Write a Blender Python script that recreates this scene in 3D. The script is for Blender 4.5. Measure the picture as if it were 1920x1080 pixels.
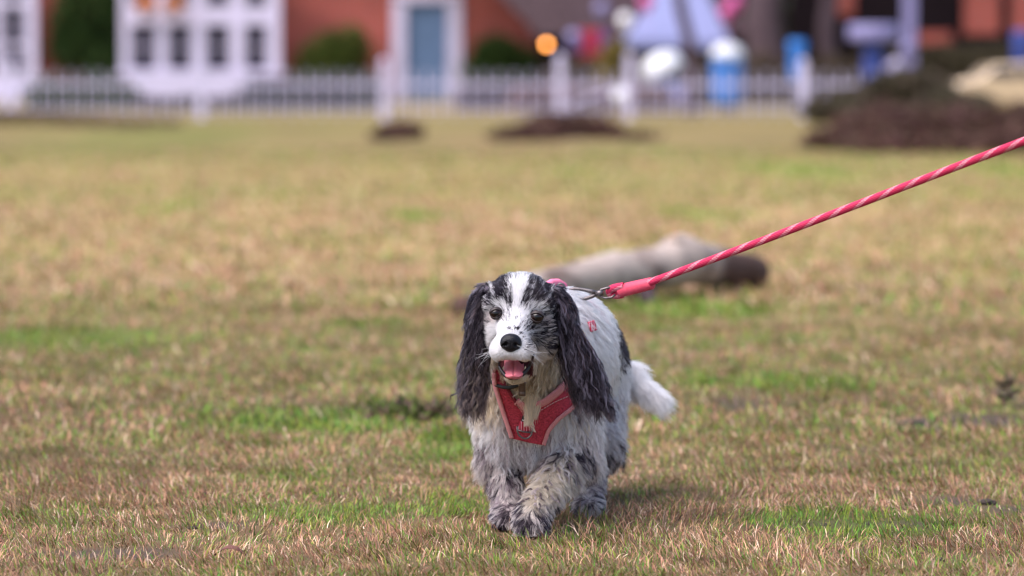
import bpy, bmesh, math, random
import numpy as np
from mathutils import Vector, kdtree

for o in list(bpy.data.objects): bpy.data.objects.remove(o)
scene = bpy.context.scene
C = scene.collection
rng = np.random.default_rng(11)
random.seed(11)
R = math.radians

# ------------------------------------------------------------------ camera
CAM_H, FPX, PITCH = 0.80, 7200.0, math.atan(428/7200)
cam = bpy.data.cameras.new('camera'); camo = bpy.data.objects.new('camera', cam); C.objects.link(camo)
camo.location = (0, 0, CAM_H); camo.rotation_euler = (math.pi/2 - PITCH, 0, 0)
cam.lens = 135; cam.sensor_width = 36; cam.clip_start = 0.1; cam.clip_end = 1500
cam.dof.use_dof = True; cam.dof.focus_distance = 6.36; cam.dof.aperture_fstop = 3.5; cam.dof.aperture_blades = 0
scene.camera = camo
# ------------------------------------------------------------------ sky + sun (soft, hazy daylight)
SUN_EL, SUN_AZ = 59, 234        # azimuth clockwise from +Y: high, to the left and a little behind the camera
world = bpy.data.worlds.new('World'); scene.world = world; world.use_nodes = True
nt = world.node_tree; bgn = nt.nodes['Background']
sky = nt.nodes.new('ShaderNodeTexSky'); sky.sky_type = 'NISHITA'; sky.sun_disc = False
sky.sun_elevation = R(SUN_EL); sky.sun_rotation = R(SUN_AZ); sky.dust_density = 3.0; sky.air_density = 1.0; sky.ozone_density = 1.0
nt.links.new(sky.outputs[0], bgn.inputs[0]); bgn.inputs[1].default_value = 0.13
sd = bpy.data.lights.new('sun', 'SUN'); sd.energy = 2.2; sd.angle = R(60); sd.color = (1.0, 0.93, 0.95)
so = bpy.data.objects.new('sun', sd); C.objects.link(so)
sdir = Vector((math.sin(R(SUN_AZ))*math.cos(R(SUN_EL)), math.cos(R(SUN_AZ))*math.cos(R(SUN_EL)), math.sin(R(SUN_EL))))
so.rotation_euler = sdir.to_track_quat('Z', 'Y').to_euler()
so.location = (0, 0, 20)
# ------------------------------------------------------------------ render settings
vs = scene.view_settings; vs.view_transform = 'Standard'; vs.look = 'None'; vs.gamma = 1.0; vs.exposure = 1.04
scene.render.engine = 'CYCLES'
cy = scene.cycles
cy.use_denoising = True
try: cy.denoiser = 'OPENIMAGEDENOISE'; cy.denoising_input_passes = 'RGB_ALBEDO_NORMAL'; cy.denoising_prefilter = 'ACCURATE'
except Exception: pass
cy.filter_width = 1.2
cy.max_bounces = 18; cy.diffuse_bounces = 4; cy.glossy_bounces = 12; cy.transmission_bounces = 18; cy.transparent_max_bounces = 8
cy.sample_clamp_indirect = 6.0
scene.cycles_curves.shape = 'THICK' if False else 'RIBBONS'

# ================================================================== helpers
cP, sP = math.cos(PITCH), math.sin(PITCH)
def W(px, py, d):
    """world point at world depth d (metres in front of the camera) seen at photo pixel px,py"""
    a = (px-960)/FPX; b = (540-py)/FPX
    ry = cP + b*sP; rz = -sP + b*cP; s = d/ry
    return np.array([a*s, d, CAM_H + rz*s])
def WZ(px, z, d):
    p = W(px, 540, d); 
    return np.array([(px-960)/FPX*d*1.0, d, z])
def G(px, py):
    """point on flat ground"""
    a = (px-960)/FPX; b = (540-py)/FPX
    ry = cP + b*sP; rz = -sP + b*cP; s = -CAM_H/rz
    return np.array([a*s, ry*s, 0.0])
def project(p):
    x, y, z = p[..., 0], p[..., 1], p[..., 2]-CAM_H
    f = y*cP - z*sP; u = y*sP + z*cP
    return 960 + FPX*x/f, 540 - FPX*u/f
def nrm(v): 
    v = np.asarray(v, float); return v/np.maximum(np.linalg.norm(v, axis=-1, keepdims=True), 1e-9)
def sstep(a, b, x):
    t = np.clip((x-a)/(b-a), 0, 1); return t*t*(3-2*t)
def hash3(i, j, k, s=0):
    h = (i.astype(np.int64)*73856093) ^ (j.astype(np.int64)*19349663) ^ (k.astype(np.int64)*83492791) ^ (s*2654435761)
    h = (h ^ (h >> 13)) * 1274126177; h = (h ^ (h >> 16)) & 0xFFFFFF
    return h/float(0xFFFFFF)
def vnoise(p, s=0):
    q = np.floor(p).astype(np.int64); f = p-q; f = f*f*(3-2*f)
    out = 0
    for a in (0, 1):
        for b in (0, 1):
            for c in (0, 1):
                w = (f[:, 0] if a else 1-f[:, 0])*(f[:, 1] if b else 1-f[:, 1])*(f[:, 2] if c else 1-f[:, 2])
                out = out + w*hash3(q[:, 0]+a, q[:, 1]+b, q[:, 2]+c, s)
    return out
def fbm(p, s=0, o=4):
    a, t, n = 0.5, 0, 0
    for i in range(o): t = t + a*vnoise(p*2**i, s+i*7); n += a; a *= .55
    return t/n

def link(o, parent=None):
    C.objects.link(o)
    if parent is not None: o.parent = parent
    return o
def tag(o, label=None, cat=None, group=None, kind=None):
    if label: o['label'] = label
    if cat: o['category'] = cat
    if group: o['group'] = group
    if kind: o['kind'] = kind
    return o
def empty(name, loc=(0, 0, 0), label=None, cat=None, group=None):
    o = bpy.data.objects.new(name, None); C.objects.link(o); o.location = Vector([float(v) for v in loc]); o.empty_display_size = 0.1
    tag(o, label, cat, group); return o
def setparent(o, parent):
    o.parent = parent
    if parent is not None:
        loc = Vector((0, 0, 0)); q = parent
        while q is not None: loc += q.location; q = q.parent
        o.location = o.location - loc            # parents carry translation only
def mesh_np(name, V, F, mat=None, parent=None, smooth=True, col=None, world=True):
    """V (n,3), F (m,k) equal-sized faces or list of lists"""
    me = bpy.data.meshes.new(name)
    V = np.asarray(V, np.float32)
    if isinstance(F, np.ndarray):
        m, k = F.shape
        me.vertices.add(len(V)); me.vertices.foreach_set('co', V.ravel())
        me.loops.add(m*k); me.loops.foreach_set('vertex_index', F.astype(np.int32).ravel())
        me.polygons.add(m); me.polygons.foreach_set('loop_start', np.arange(0, m*k, k, dtype=np.int32))
        me.polygons.foreach_set('loop_total', np.full(m, k, np.int32))
        me.update(calc_edges=True); me.validate()
    else:
        me.from_pydata([tuple(map(float, v)) for v in V], [], [list(map(int, f)) for f in F])
    if smooth: me.polygons.foreach_set('use_smooth', np.ones(len(me.polygons), bool))
    if col is not None:
        a = me.attributes.new('fcol', 'FLOAT_COLOR', 'POINT')
        c4 = np.ones((len(V), 4), np.float32); c4[:, :3] = col; a.data.foreach_set('color', c4.ravel())
    if mat: me.materials.append(mat)
    o = bpy.data.objects.new(name, me); C.objects.link(o)
    if parent is not None: setparent(o, parent)
    return o
class MB:
    """collects boxes, tubes and prisms, builds ONE mesh object"""
    def __init__(s): s.bm = bmesh.new()
    def box(s, c, size, rot=None, bev=0.0):
        r = bmesh.ops.create_cube(s.bm, size=1.0); vs_ = r['verts']
        for v in vs_: v.co = Vector((v.co.x*size[0], v.co.y*size[1], v.co.z*size[2]))
        if bev:
            es = list({e for v in vs_ for e in v.link_edges})
            rr = bmesh.ops.bevel(s.bm, geom=es, offset=bev, segments=2, affect='EDGES', profile=.5)
            vs_ = list({v for f in rr['faces'] for v in f.verts} | {v for v in vs_ if v.is_valid})
        if rot is not None: bmesh.ops.rotate(s.bm, verts=vs_, cent=(0, 0, 0), matrix=rot)
        bmesh.ops.translate(s.bm, verts=vs_, vec=Vector([float(x) for x in c])); return s
    def tube(s, pts, rad, n=10, cap=True, closed=False):
        pts = [Vector([float(x) for x in p]) for p in pts]
        if not hasattr(rad, '__len__'): rad = [rad]*len(pts)
        rings = []; up = None; N = len(pts)
        for i, p in enumerate(pts):
            if closed: t = (pts[(i+1) % N]-pts[i-1]).normalized()
            else: t = (pts[min(i+1, N-1)]-pts[max(i-1, 0)]).normalized()
            if up is None: up = t.orthogonal().normalized()
            up = (up - t*up.dot(t)).normalized(); side = t.cross(up)
            rings.append([s.bm.verts.new(p+(up*math.cos(a)+side*math.sin(a))*rad[i]) for a in [2*math.pi*j/n for j in range(n)]])
        for i in range(N if closed else N-1):
            a, b = rings[i], rings[(i+1) % N]
            for j in range(n): s.bm.faces.new((a[j], a[(j+1) % n], b[(j+1) % n], b[j]))
        if cap and not closed:
            s.bm.faces.new(rings[0][::-1]); s.bm.faces.new(rings[-1])
        return s
    def prism(s, poly, y0, y1):
        """poly in x,z extruded along y"""
        a = [s.bm.verts.new((float(x), y0, float(z))) for x, z in poly]; b = [s.bm.verts.new((float(x), y1, float(z))) for x, z in poly]
        n = len(poly)
        s.bm.faces.new(a); s.bm.faces.new(b[::-1])
        for i in range(n): s.bm.faces.new((a[i], b[i], b[(i+1) % n], a[(i+1) % n]))
        return s
    def lathe(s, c, prof, n=20):
        rings = []
        for r, z in prof: rings.append([s.bm.verts.new((c[0]+r*math.cos(2*math.pi*j/n), c[1]+r*math.sin(2*math.pi*j/n), c[2]+z)) for j in range(n)])
        for a, b in zip(rings, rings[1:]):
            for j in range(n): s.bm.faces.new((a[j], a[(j+1) % n], b[(j+1) % n], b[j]))
        s.bm.faces.new(rings[0][::-1]); s.bm.faces.new(rings[-1]); return s
    def build(s, name, mat, parent=None, smooth=False, local=False):
        bmesh.ops.recalc_face_normals(s.bm, faces=s.bm.faces)
        me = bpy.data.meshes.new(name); s.bm.to_mesh(me); s.bm.free()
        if mat: me.materials.append(mat)
        if smooth: me.polygons.foreach_set('use_smooth', np.ones(len(me.polygons), bool))
        o = bpy.data.objects.new(name, me); C.objects.link(o)
        if parent is not None:
            if local: o.parent = parent
            else: setparent(o, parent)
        return o

# ------------------------------------------------------------------ materials
def new_mat(name):
    m = bpy.data.materials.new(name); m.use_nodes = True
    return m, m.node_tree, m.node_tree.nodes['Principled BSDF']
def mat(name, col, rough=.7, var=.15, scale=8, bump=0, metal=0, spec=.4, sheen=0, coat=0):
    m, t, b = new_mat(name)
    b.inputs['Roughness'].default_value = rough; b.inputs['Metallic'].default_value = metal
    b.inputs['Specular IOR Level'].default_value = spec; b.inputs['Sheen Weight'].default_value = sheen; b.inputs['Coat Weight'].default_value = coat
    tc = t.nodes.new('ShaderNodeTexCoord'); n = t.nodes.new('ShaderNodeTexNoise'); n.inputs['Scale'].default_value = scale; n.inputs['Detail'].default_value = 6
    t.links.new(tc.outputs['Object'], n.inputs['Vector'])
    mr = t.nodes.new('ShaderNodeMapRange'); mr.inputs[1].default_value = .3; mr.inputs[2].default_value = .7
    mr.inputs[3].default_value = 1-var; mr.inputs[4].default_value = 1+var; t.links.new(n.outputs[0], mr.inputs[0])
    mx = t.nodes.new('ShaderNodeVectorMath'); mx.operation = 'SCALE'; mx.inputs[0].default_value = col[:3]
    t.links.new(mr.outputs[0], mx.inputs['Scale']); t.links.new(mx.outputs[0], b.inputs['Base Color'])
    if bump:
        bp = t.nodes.new('ShaderNodeBump'); bp.inputs['Strength'].default_value = bump; bp.inputs['Distance'].default_value = .01
        t.links.new(n.outputs[0], bp.inputs['Height']); t.links.new(bp.outputs[0], b.inputs['Normal'])
    return m
def attr_mat(name, rough=.7, spec=.3, sheen=0, coat=0, trans=0, subs=0):
    m, t, b = new_mat(name); a = t.nodes.new('ShaderNodeAttribute'); a.attribute_name = 'fcol'
    t.links.new(a.outputs['Color'], b.inputs['Base Color']); b.inputs['Roughness'].default_value = rough
    b.inputs['Specular IOR Level'].default_value = spec; b.inputs['Sheen Weight'].default_value = sheen; b.inputs['Coat Weight'].default_value = coat
    if trans:
        tr = t.nodes.new('ShaderNodeBsdfTranslucent'); t.links.new(a.outputs['Color'], tr.inputs[0])
        mx = t.nodes.new('ShaderNodeMixShader'); mx.inputs[0].default_value = trans
        out = t.nodes['Material Output']; t.links.new(b.outputs[0], mx.inputs[1]); t.links.new(tr.outputs[0], mx.inputs[2]); t.links.new(mx.outputs[0], out.inputs[0])
    return m
def fur_mat(name):
    m = bpy.data.materials.new(name); m.use_nodes = True; t = m.node_tree; t.nodes.clear()
    out = t.nodes.new('ShaderNodeOutputMaterial'); h = t.nodes.new('ShaderNodeBsdfHairPrincipled'); h.parametrization = 'COLOR'
    a = t.nodes.new('ShaderNodeAttribute'); a.attribute_name = 'fcol'
    t.links.new(a.outputs['Color'], h.inputs['Color']); h.inputs['Roughness'].default_value = .42; h.inputs['Radial Roughness'].default_value = .6
    h.inputs['Random Roughness'].default_value = .2; h.inputs['IOR'].default_value = 1.25
    # blend with a matte lobe: wet-and-dry coat of an old dog
    d = t.nodes.new('ShaderNodeBsdfDiffuse'); t.links.new(a.outputs['Color'], d.inputs[0])
    mx = t.nodes.new('ShaderNodeMixShader'); mx.inputs[0].default_value = .45
    t.links.new(h.outputs[0], mx.inputs[1]); t.links.new(d.outputs[0], mx.inputs[2]); t.links.new(mx.outputs[0], out.inputs[0])
    return m
def brick_mat():
    m, t, b = new_mat('brick'); tc = t.nodes.new('ShaderNodeTexCoord'); mp = t.nodes.new('ShaderNodeMapping'); mp.inputs['Rotation'].default_value = (math.pi/2, 0, 0)
    br = t.nodes.new('ShaderNodeTexBrick'); br.inputs['Scale'].default_value = 1.0
    br.inputs['Brick Width'].default_value = .225; br.inputs['Row Height'].default_value = .075; br.inputs['Mortar Size'].default_value = .008
    br.inputs['Color1'].default_value = (.36, .060, .038, 1); br.inputs['Color2'].default_value = (.28, .050, .04, 1); br.inputs['Mortar'].default_value = (.26, .13, .11, 1)
    t.links.new(tc.outputs['Object'], mp.inputs[0]); t.links.new(mp.outputs[0], br.inputs['Vector'])
    n = t.nodes.new('ShaderNodeTexNoise'); n.inputs['Scale'].default_value = .9; t.links.new(tc.outputs['Object'], n.inputs[0])
    hs = t.nodes.new('ShaderNodeHueSaturation'); mr = t.nodes.new('ShaderNodeMapRange'); mr.inputs[1].default_value=.3; mr.inputs[2].default_value=.7; mr.inputs[3].default_value = .75; mr.inputs[4].default_value = 1.25
    t.links.new(n.outputs[0], mr.inputs[0]); t.links.new(mr.outputs[0], hs.inputs['Value']); t.links.new(br.outputs[0], hs.inputs['Color']); t.links.new(hs.outputs[0], b.inputs['Base Color'])
    b.inputs['Roughness'].default_value = .85
    bp = t.nodes.new('ShaderNodeBump'); bp.inputs['Strength'].default_value = .5; bp.inputs['Distance'].default_value = .01; bp.invert = True
    t.links.new(br.outputs['Fac'], bp.inputs['Height']); t.links.new(bp.outputs[0], b.inputs['Normal'])
    return m
M = dict(
    brick=brick_mat(),
    white=mat('white_paint', (.60, .55, .72), .45, .05, 3), glass=mat('window_glass', (.05, .045, .07), .12, .3, 1.5, spec=.3),
    glass_pale=mat('window_glass_pale', (.30, .32, .40), .08, .3, 1.5, spec=.6),
    curtain=mat('net_curtain', (.24, .22, .28), .9, .15, 12), dark=mat('dark_interior', (.03, .026, .03), .9), door=mat('blue_grey_door', (.11, .18, .31), .5, .06, 3),
    steel=mat('gunmetal', (.16, .14, .14), .38, .15, 200, metal=.8), slate=mat('roof_tile', (.14, .09, .085), .8, .25, 3, .4), thatch=mat('thatch', (.11, .075, .085), .95, .3, 6, .5, spec=.08),
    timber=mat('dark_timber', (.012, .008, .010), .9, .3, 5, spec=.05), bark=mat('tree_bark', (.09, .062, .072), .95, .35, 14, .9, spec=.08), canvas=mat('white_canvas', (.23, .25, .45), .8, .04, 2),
    blue=mat('blue_plastic', (.05, .24, .72), .4, .08, 4), navy=mat('navy_paint', (.04, .07, .30), .45, .08, 4), plastic=mat('white_plastic', (.82, .82, .86), .4, .04, 4),
    lilac=mat('lilac_paint', (.22, .20, .38), .5, .08, 4), red=mat('red_cloth', (.45, .03, .06), .8, .15, 8), magenta=mat('pink_cloth', (.62, .12, .34), .8, .1, 8), purple=mat('purple_cloth', (.16, .08, .26), .8, .15, 8),
    cream=mat('cream_car_paint', (.56, .42, .27), .25, .05, 2, coat=.6), carwin=mat('car_glass', (.05, .05, .06), .05, .1, 2, spec=.7), rubber=mat('black_rubber', (.02, .02, .02), .8), amberflower=mat('orange_petal', (.85, .32, .08), .8, .2, 20),
    brownhedge=mat('brown_fence_board', (.11, .075, .05), .9, .3, 3),
)
leaf_m = attr_mat('leaf', .65, .12, trans=.2)
grass_m = attr_mat('grass_blade', .55, .2, trans=.10)
ground_m = attr_mat('turf_soil', .95, .1)
fur_m = fur_mat('fur')

# ================================================================== ground
GP = []   # green patches: px,py,half width px,half height px, strength
for a in [(150,640,230,24,.9),(60,690,120,20,.5),(560,790,380,46,1.),(860,830,120,50,.8),(690,612,110,12,.9),(570,660,70,9,.8),(1290,585,190,26,.9),(1240,620,130,16,.7),(1480,715,190,16,1.),(1700,700,120,22,.4),
          (1580,985,210,24,1.),(1850,960,140,30,.6),(560,900,160,18,.55),(640,965,300,22,.75),(80,965,140,24,.6),(350,1010,300,18,.3),(840,935,110,14,.5),(780,407,90,16,.8),(320,390,90,15,.7),(1100,330,140,34,.5),(1310,400,120,15,.7),(300,255,280,34,.7),(620,240,160,26,.5),(700,270,200,20,.4),(1200,280,170,16,.6),(1500,320,130,24,.8),(1880,320,80,24,.8),(1380,300,120,16,.5),
          (1000,860,60,10,.4),(1480,640,160,14,.6),(1300,650,120,14,.5),(1240,740,100,16,.4),(1750,1055,200,20,.4),(1000,1050,300,16,.35),(430,575,120,10,.3),(1780,480,100,14,.5),(120,480,120,12,.25)]:
    g = G(a[0], a[1]); g0 = G(a[0], a[1]-a[3])[1]; g1 = G(a[0], a[1]+a[3])[1]
    GP.append((g[0], g[1], a[2]/FPX*g[1], abs(g0-g1)/2+.02, a[4]))
BARE = [(1720,795,30,12),(1890,740,22,16),(1560,985,60,6),(1690,985,60,6),(1750,940,90,10),(1880,955,70,10),(110,895,20,6),(420,985,60,6),(280,905,14,5),(1400,760,80,16),(1850,790,90,18),(760,772,70,16),(240,1040,160,10),(1840,1050,60,10),(640,900,12,4)]
BP = []
for a in BARE:
    g = G(a[0], a[1]); g0 = G(a[0], a[1]-a[3])[1]; g1 = G(a[0], a[1]+a[3])[1]; BP.append((g[0], g[1], a[2]/FPX*g[1], abs(g0-g1)/2+.02))
def greenness(x, y):
    q = np.stack([x, y, np.zeros_like(x)], 1)
    warp = (fbm(q*3.1, 3, 3)-.5)+(fbm(q*9.5, 4, 3)-.5)*.9
    g = .05+.30*fbm(q*.9, 21, 4) + .22*sstep(.52, .75, fbm(q*2.3, 5, 4)) + .15*sstep(.5,.8,fbm(q*.22, 9, 3))
    for (cx, cy_, rx, ry, s) in GP:
        e = np.sqrt(((x-cx)/rx)**2+((y-cy_)/ry)**2)+warp*1.1
        g = np.maximum(g, s*(1-sstep(.45, 1.2, e)))
    far = sstep(15, 24, y); g = np.maximum(g*(.75+.5*vnoise(q*11, 19)), far*(.30+.5*(fbm(q*.35, 29, 3)-.3)))
    return np.clip(g, 0, 1)
def bareness(x, y):
    q = np.stack([x, y, np.zeros_like(x)], 1); w = (fbm(q*6, 31, 3)-.5)*1.2
    b = sstep(.70, .84, fbm(q*4.2, 77, 4))*.55
    for (cx, cy_, rx, ry) in BP:
        e = np.sqrt(((x-cx)/rx)**2+((y-cy_)/ry)**2)+w
        b = np.maximum(b, 1-sstep(.5, 1.15, e))
    return b
def gheight(x, y):
    q = np.stack([x, y, np.zeros_like(x)], 1)
    return (fbm(q*1.3, 41, 3)-.5)*.03*np.clip((y-7.2)/3, 0, 1) + (fbm(q*9, 43, 2)-.5)*.008
def turf_col(x, y, g):
    """tan, straw and green mix of the turf, far colour included"""
    q = np.stack([x, y, np.zeros_like(x)], 1)
    n = fbm(q*1.7, 61, 4)[:, None]; n2 = fbm(q*.5, 63, 3)[:, None]
    tan = np.array([.37, .225, .125])*(.6+.8*n) ; rust = np.array([.40, .22, .14])
    tan = tan*(1-.4*sstep(.45, .7, n2)) + rust*.4*sstep(.45, .7, n2)
    grn = np.array([.185, .245, .04])*(.7+.6*n)
    return tan*(1-g[:, None])+grn*g[:, None]
xs = np.concatenate([[-420, -200, -90, -40, -20], np.linspace(-9, 9, 181), [20, 40, 90, 200, 420]])
ys = np.concatenate([[-60, -15, 0, 3], np.linspace(4.5, 16, 231), np.linspace(16.3, 70, 160), [80, 100, 140, 220, 400, 900]])
xx, yy = np.meshgrid(xs, ys); X, Y = xx.ravel(), yy.ravel()
Z = gheight(X, Y); Z[(np.abs(X) > 9) | (Y > 70) | (Y < 4)] = 0
gg = greenness(X, Y)*.9; bb = bareness(X, Y)
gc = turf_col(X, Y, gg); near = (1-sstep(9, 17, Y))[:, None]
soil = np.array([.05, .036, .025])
gc = gc*(1-near*.75) + soil*near*.75; gc = gc*(1-.36*sstep(28, 35, Y))[:, None]; gc = gc*(1-.85*bb[:, None]) + np.array([.07, .052, .045])*.85*bb[:, None]  # far turf colour darkened in place of shade among blades, which end there
nx_, ny_ = len(xs), len(ys); ii = np.arange(nx_*ny_).reshape(ny_, nx_)
F = np.stack([ii[:-1, :-1], ii[:-1, 1:], ii[1:, 1:], ii[1:, :-1]], -1).reshape(-1, 4)
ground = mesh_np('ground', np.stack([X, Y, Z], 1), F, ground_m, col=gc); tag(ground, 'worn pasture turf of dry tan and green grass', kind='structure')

# ------------------------------------------------------------------ grass blades (uncountable)
def blades(n, y0, y1, hw0, hw1, lmin, lmax, wid, seed):
    r = np.random.default_rng(seed)
    y = y0+(y1-y0)*r.random(n*2); hw = hw0+(hw1-hw0)*(y-y0)/(y1-y0)
    x = (r.random(n*2)*2-1)*hw
    bare = bareness(x, y); keep = r.random(n*2) > bare*.8
    x, y = x[keep][:n], y[keep][:n]; n = len(x)
    g = greenness(x, y); isg = r.random(n) < np.clip(g*1.0+.07, 0, .9)
    # tufts: heads bend together
    q = np.stack([x, y, np.zeros_like(x)], 1)
    lean = (fbm(q*2.2, 91, 2)-.5)*5 + (vnoise(q*14, 92)-.5)*5
    az = lean + r.normal(0, .9, n)+ 2.4
    L = (lmin+(lmax-lmin)*r.random(n)**1.8)*np.where(isg, .85, 1)*(.6+.8*vnoise(q*7, 93))
    tilt = np.clip(np.where(isg, r.normal(.65, .3, n), r.normal(.95, .35, n)), .05, 1.5)
    dx, dy = np.cos(az), np.sin(az)
    z0 = gheight(x, y)-.002
    root = np.stack([x, y, z0], 1)
    d1 = np.stack([dx*np.sin(tilt*.7), dy*np.sin(tilt*.7), np.cos(tilt*.7)], 1)
    t2 = np.minimum(tilt*1.35, 1.75); d2 = np.stack([dx*np.sin(t2), dy*np.sin(t2), np.cos(t2)], 1)
    mid = root+d1*(L*.55)[:, None]; tip = mid+d2*(L*.45)[:, None]; tip[:, 2] = np.maximum(tip[:, 2], z0+.001)
    sa = r.random(n)*math.pi; side = np.stack([np.cos(sa), np.sin(sa), 0*sa], 1)*(wid*(.6+.8*r.random(n)))[:, None]*.5
    V = np.stack([root-side, root+side, mid-side*.8, mid+side*.8, tip], 1).reshape(-1, 3)
    b = (np.arange(n)*5)[:, None]
    F3 = np.concatenate([b+np.array([[0, 1, 3]]), b+np.array([[0, 3, 2]]), b+np.array([[2, 3, 4]])], 0)
    cg = np.array([.15, .25, .035])*(.35+1.2*r.random(n))[:, None]; cg[:, 0] *= (.6+1.0*r.random(n))
    base = np.array([[.48, .275, .165], [.41, .20, .13], [.66, .47, .34], [.25, .11, .075], [.38, .255, .11]])
    cd = base[r.choice(5, n, p=[.30, .25, .15, .16, .14])]*(.45+.9*r.random(n))[:, None]*(.65+.7*vnoise(q*9, 95))[:, None]
    col = np.where(isg[:, None], cg, cd)
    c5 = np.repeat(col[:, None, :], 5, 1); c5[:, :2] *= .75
    c5 = c5.reshape(-1, 3)
    return V, F3, c5
parts = [blades(165000, 5.2, 8.2, 1.05, 1.5, .009, .036, .0016, 1), blades(125000, 8.0, 12.5, 2.0, 3.2, .014, .042, .003, 2), blades(120000, 12, 34, 3.2, 8.0, .02, .06, .008, 3)]
Vs, Fs, Cs, off = [], [], [], 0
for V, F3, c in parts: Vs.append(V); Fs.append(F3+off); Cs.append(c); off += len(V)
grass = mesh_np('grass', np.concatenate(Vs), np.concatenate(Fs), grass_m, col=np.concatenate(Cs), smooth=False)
tag(grass, 'short cropped grass, straw coloured with green patches', 'grass', kind='stuff')

# ================================================================== background: fence, houses, trees, bushes
def PX(px, d): return (px-960)/FPX*d
def PZ(py, d): return float(W(960, py, d)[2])
def pbox(name, x0, x1, y0, y1, d, depth, m, parent, bev=.004):
    """box whose front face spans pixels x0..x1, y0..y1 at depth d"""
    X0, X1 = PX(x0, d), PX(x1, d); Z1, Z0 = PZ(y0, d), PZ(y1, d)
    return MB().box(((X0+X1)/2, d+depth/2, (Z0+Z1)/2), (X1-X0, depth, Z1-Z0), bev=bev).build(name, m, parent)
def leaves(name, blobs, n, size, cols, parent, seed, up=.3, long=1.6):
    r = np.random.default_rng(seed); blobs = np.array(blobs, float)        # cx,cy,cz,rx,ry,rz
    vol = blobs[:, 3]*blobs[:, 4]*blobs[:, 5]; bi = r.choice(len(blobs), n, p=vol/vol.sum()); b = blobs[bi]
    u = nrm(r.normal(size=(n, 3))); rad = r.random(n)**(.33)
    p = b[:, :3]+u*b[:, 3:]*rad[:, None]*(.45+1.05*fbm(u*2.2+b[:, :3]*3, 5, 3))[:, None]
    p[:, 2] = np.maximum(p[:, 2], .01)
    d1 = nrm(u+r.normal(size=(n, 3))*.8+np.array([0, 0, up])); d2 = nrm(np.cross(d1, r.normal(size=(n, 3))))
    s = (size*(.6+.8*r.random(n)))[:, None]
    nn = np.cross(d1, d2)
    V = np.stack([p, p+d1*s*.5*long+d2*s*.42+nn*s*.1, p+d1*s*long, p+d1*s*.5*long-d2*s*.42+nn*s*.1], 1).reshape(-1, 3)
    i = (np.arange(n)*4)[:, None]; F3 = np.concatenate([i+np.array([[0, 1, 2]]), i+np.array([[0, 2, 3]])], 0)
    c = np.array(cols)[r.integers(0, len(cols), n)]*(.6+.8*r.random(n))[:, None]*(.7+.6*fbm(p*3.0, seed, 2))[:, None]
    return mesh_np(name, V, F3, leaf_m, parent, False, np.repeat(c, 4, 0))
def stems(name, base, tips, rad, m, parent):
    mb = MB()
    for t in tips:
        b = np.array(base)+np.array([random.uniform(-.05, .05), random.uniform(-.05, .05), 0]); t = np.array(t); mid = (b+t)/2+np.array([random.uniform(-.1, .1), random.uniform(-.1, .1), 0])
        mb.tube([b, mid, t], [rad, rad*.7, rad*.25], 6)
    return mb.build(name, m, parent, True)
def shrub(name, label, cat, blobs, n, size, cols, seed, group=None, m='bark'):
    blobs = np.array(blobs, float); c = blobs[:, :3].mean(0); base = (c[0], c[1], 0)
    o = empty(name, base, label, cat, group)
    leaves('foliage', blobs, n, size, cols, o, seed)
    stems('stem', base, [b[:3] for b in blobs], .02, M[m], o)
    return o
DG = [(.03, .06, .02), (.045, .085, .022), (.06, .10, .03)]
MG = [(.06, .10, .02), (.09, .13, .025), (.12, .13, .035)]
HE = [(.13, .062, .055), (.09, .042, .042), (.17, .10, .085), (.13, .09, .055)]

# ---- picket fence
FD = 51.4
fence = empty('picket_fence', (PX(380, FD), FD, 0), 'low white picket fence running along the far edge of the grass', 'fence')
gate = empty('picket_gate', (PX(1115, FD), FD, 0), 'white picket gate between the two close posts of the fence', 'gate')
def picket_mesh():
    mb = MB(); w, h = .028, .64
    mb.prism([(-w/2, 0), (w/2, 0), (w/2, h-.05), (w*.3, h-.015), (0, h), (-w*.3, h-.015), (-w/2, h-.05)], -.011, .011)
    o = mb.build('picket', M['white']); me = o.data; bpy.data.objects.remove(o); return me
pk = picket_mesh()
def place(me, name, parent, loc):
    o = bpy.data.objects.new(name, me); C.objects.link(o); o.location = Vector(loc); setparent(o, parent); return o
posts = [20, 378, 720, 1050, 1180, 1505, 1680]
for p in posts:
    x = PX(p, FD); h = .80 if p in (1050, 1180) else .74
    MB().box((x, FD+.02, h/2-.05), (.11, .11, h+.1), bev=.008).box((x, FD+.02, h+.012), (.135, .135, .03), bev=.006).lathe((x, FD+.02, h+.02), [(.04, 0), (.05, .02), (.03, .05), (.01, .06)], 12).build('post', M['white'], fence)
x = PX(-200, FD); k = 0
while x < PX(1680, FD):
    px_ = 960+x/FD*FPX
    if min(abs(px_-p) for p in posts) > 13:
        place(pk, 'picket', gate if 1060 < px_ < 1172 else fence, (x, FD-.045, .03))
    x += .198; k += 1
edges = [-220]+posts
for a, b in zip(edges, edges[1:]):
    g = a == 1050
    for z, rh in ((.14, .022), (.47, .036)):
        X0, X1 = PX(a, FD)+(.09 if g else .06), PX(b, FD)-(.09 if g else .06)
        MB().box(((X0+X1)/2, FD-.012, z), (X1-X0, .03, rh), bev=.004).build('rail', M['white'], gate if g else fence)
X0, X1 = PX(1050, FD)+.1, PX(1180, FD)-.1
MB().tube([(X0, FD+.03, .18), (X1, FD+.03, .45)], .022, 6).build('brace', M['white'], gate)

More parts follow.
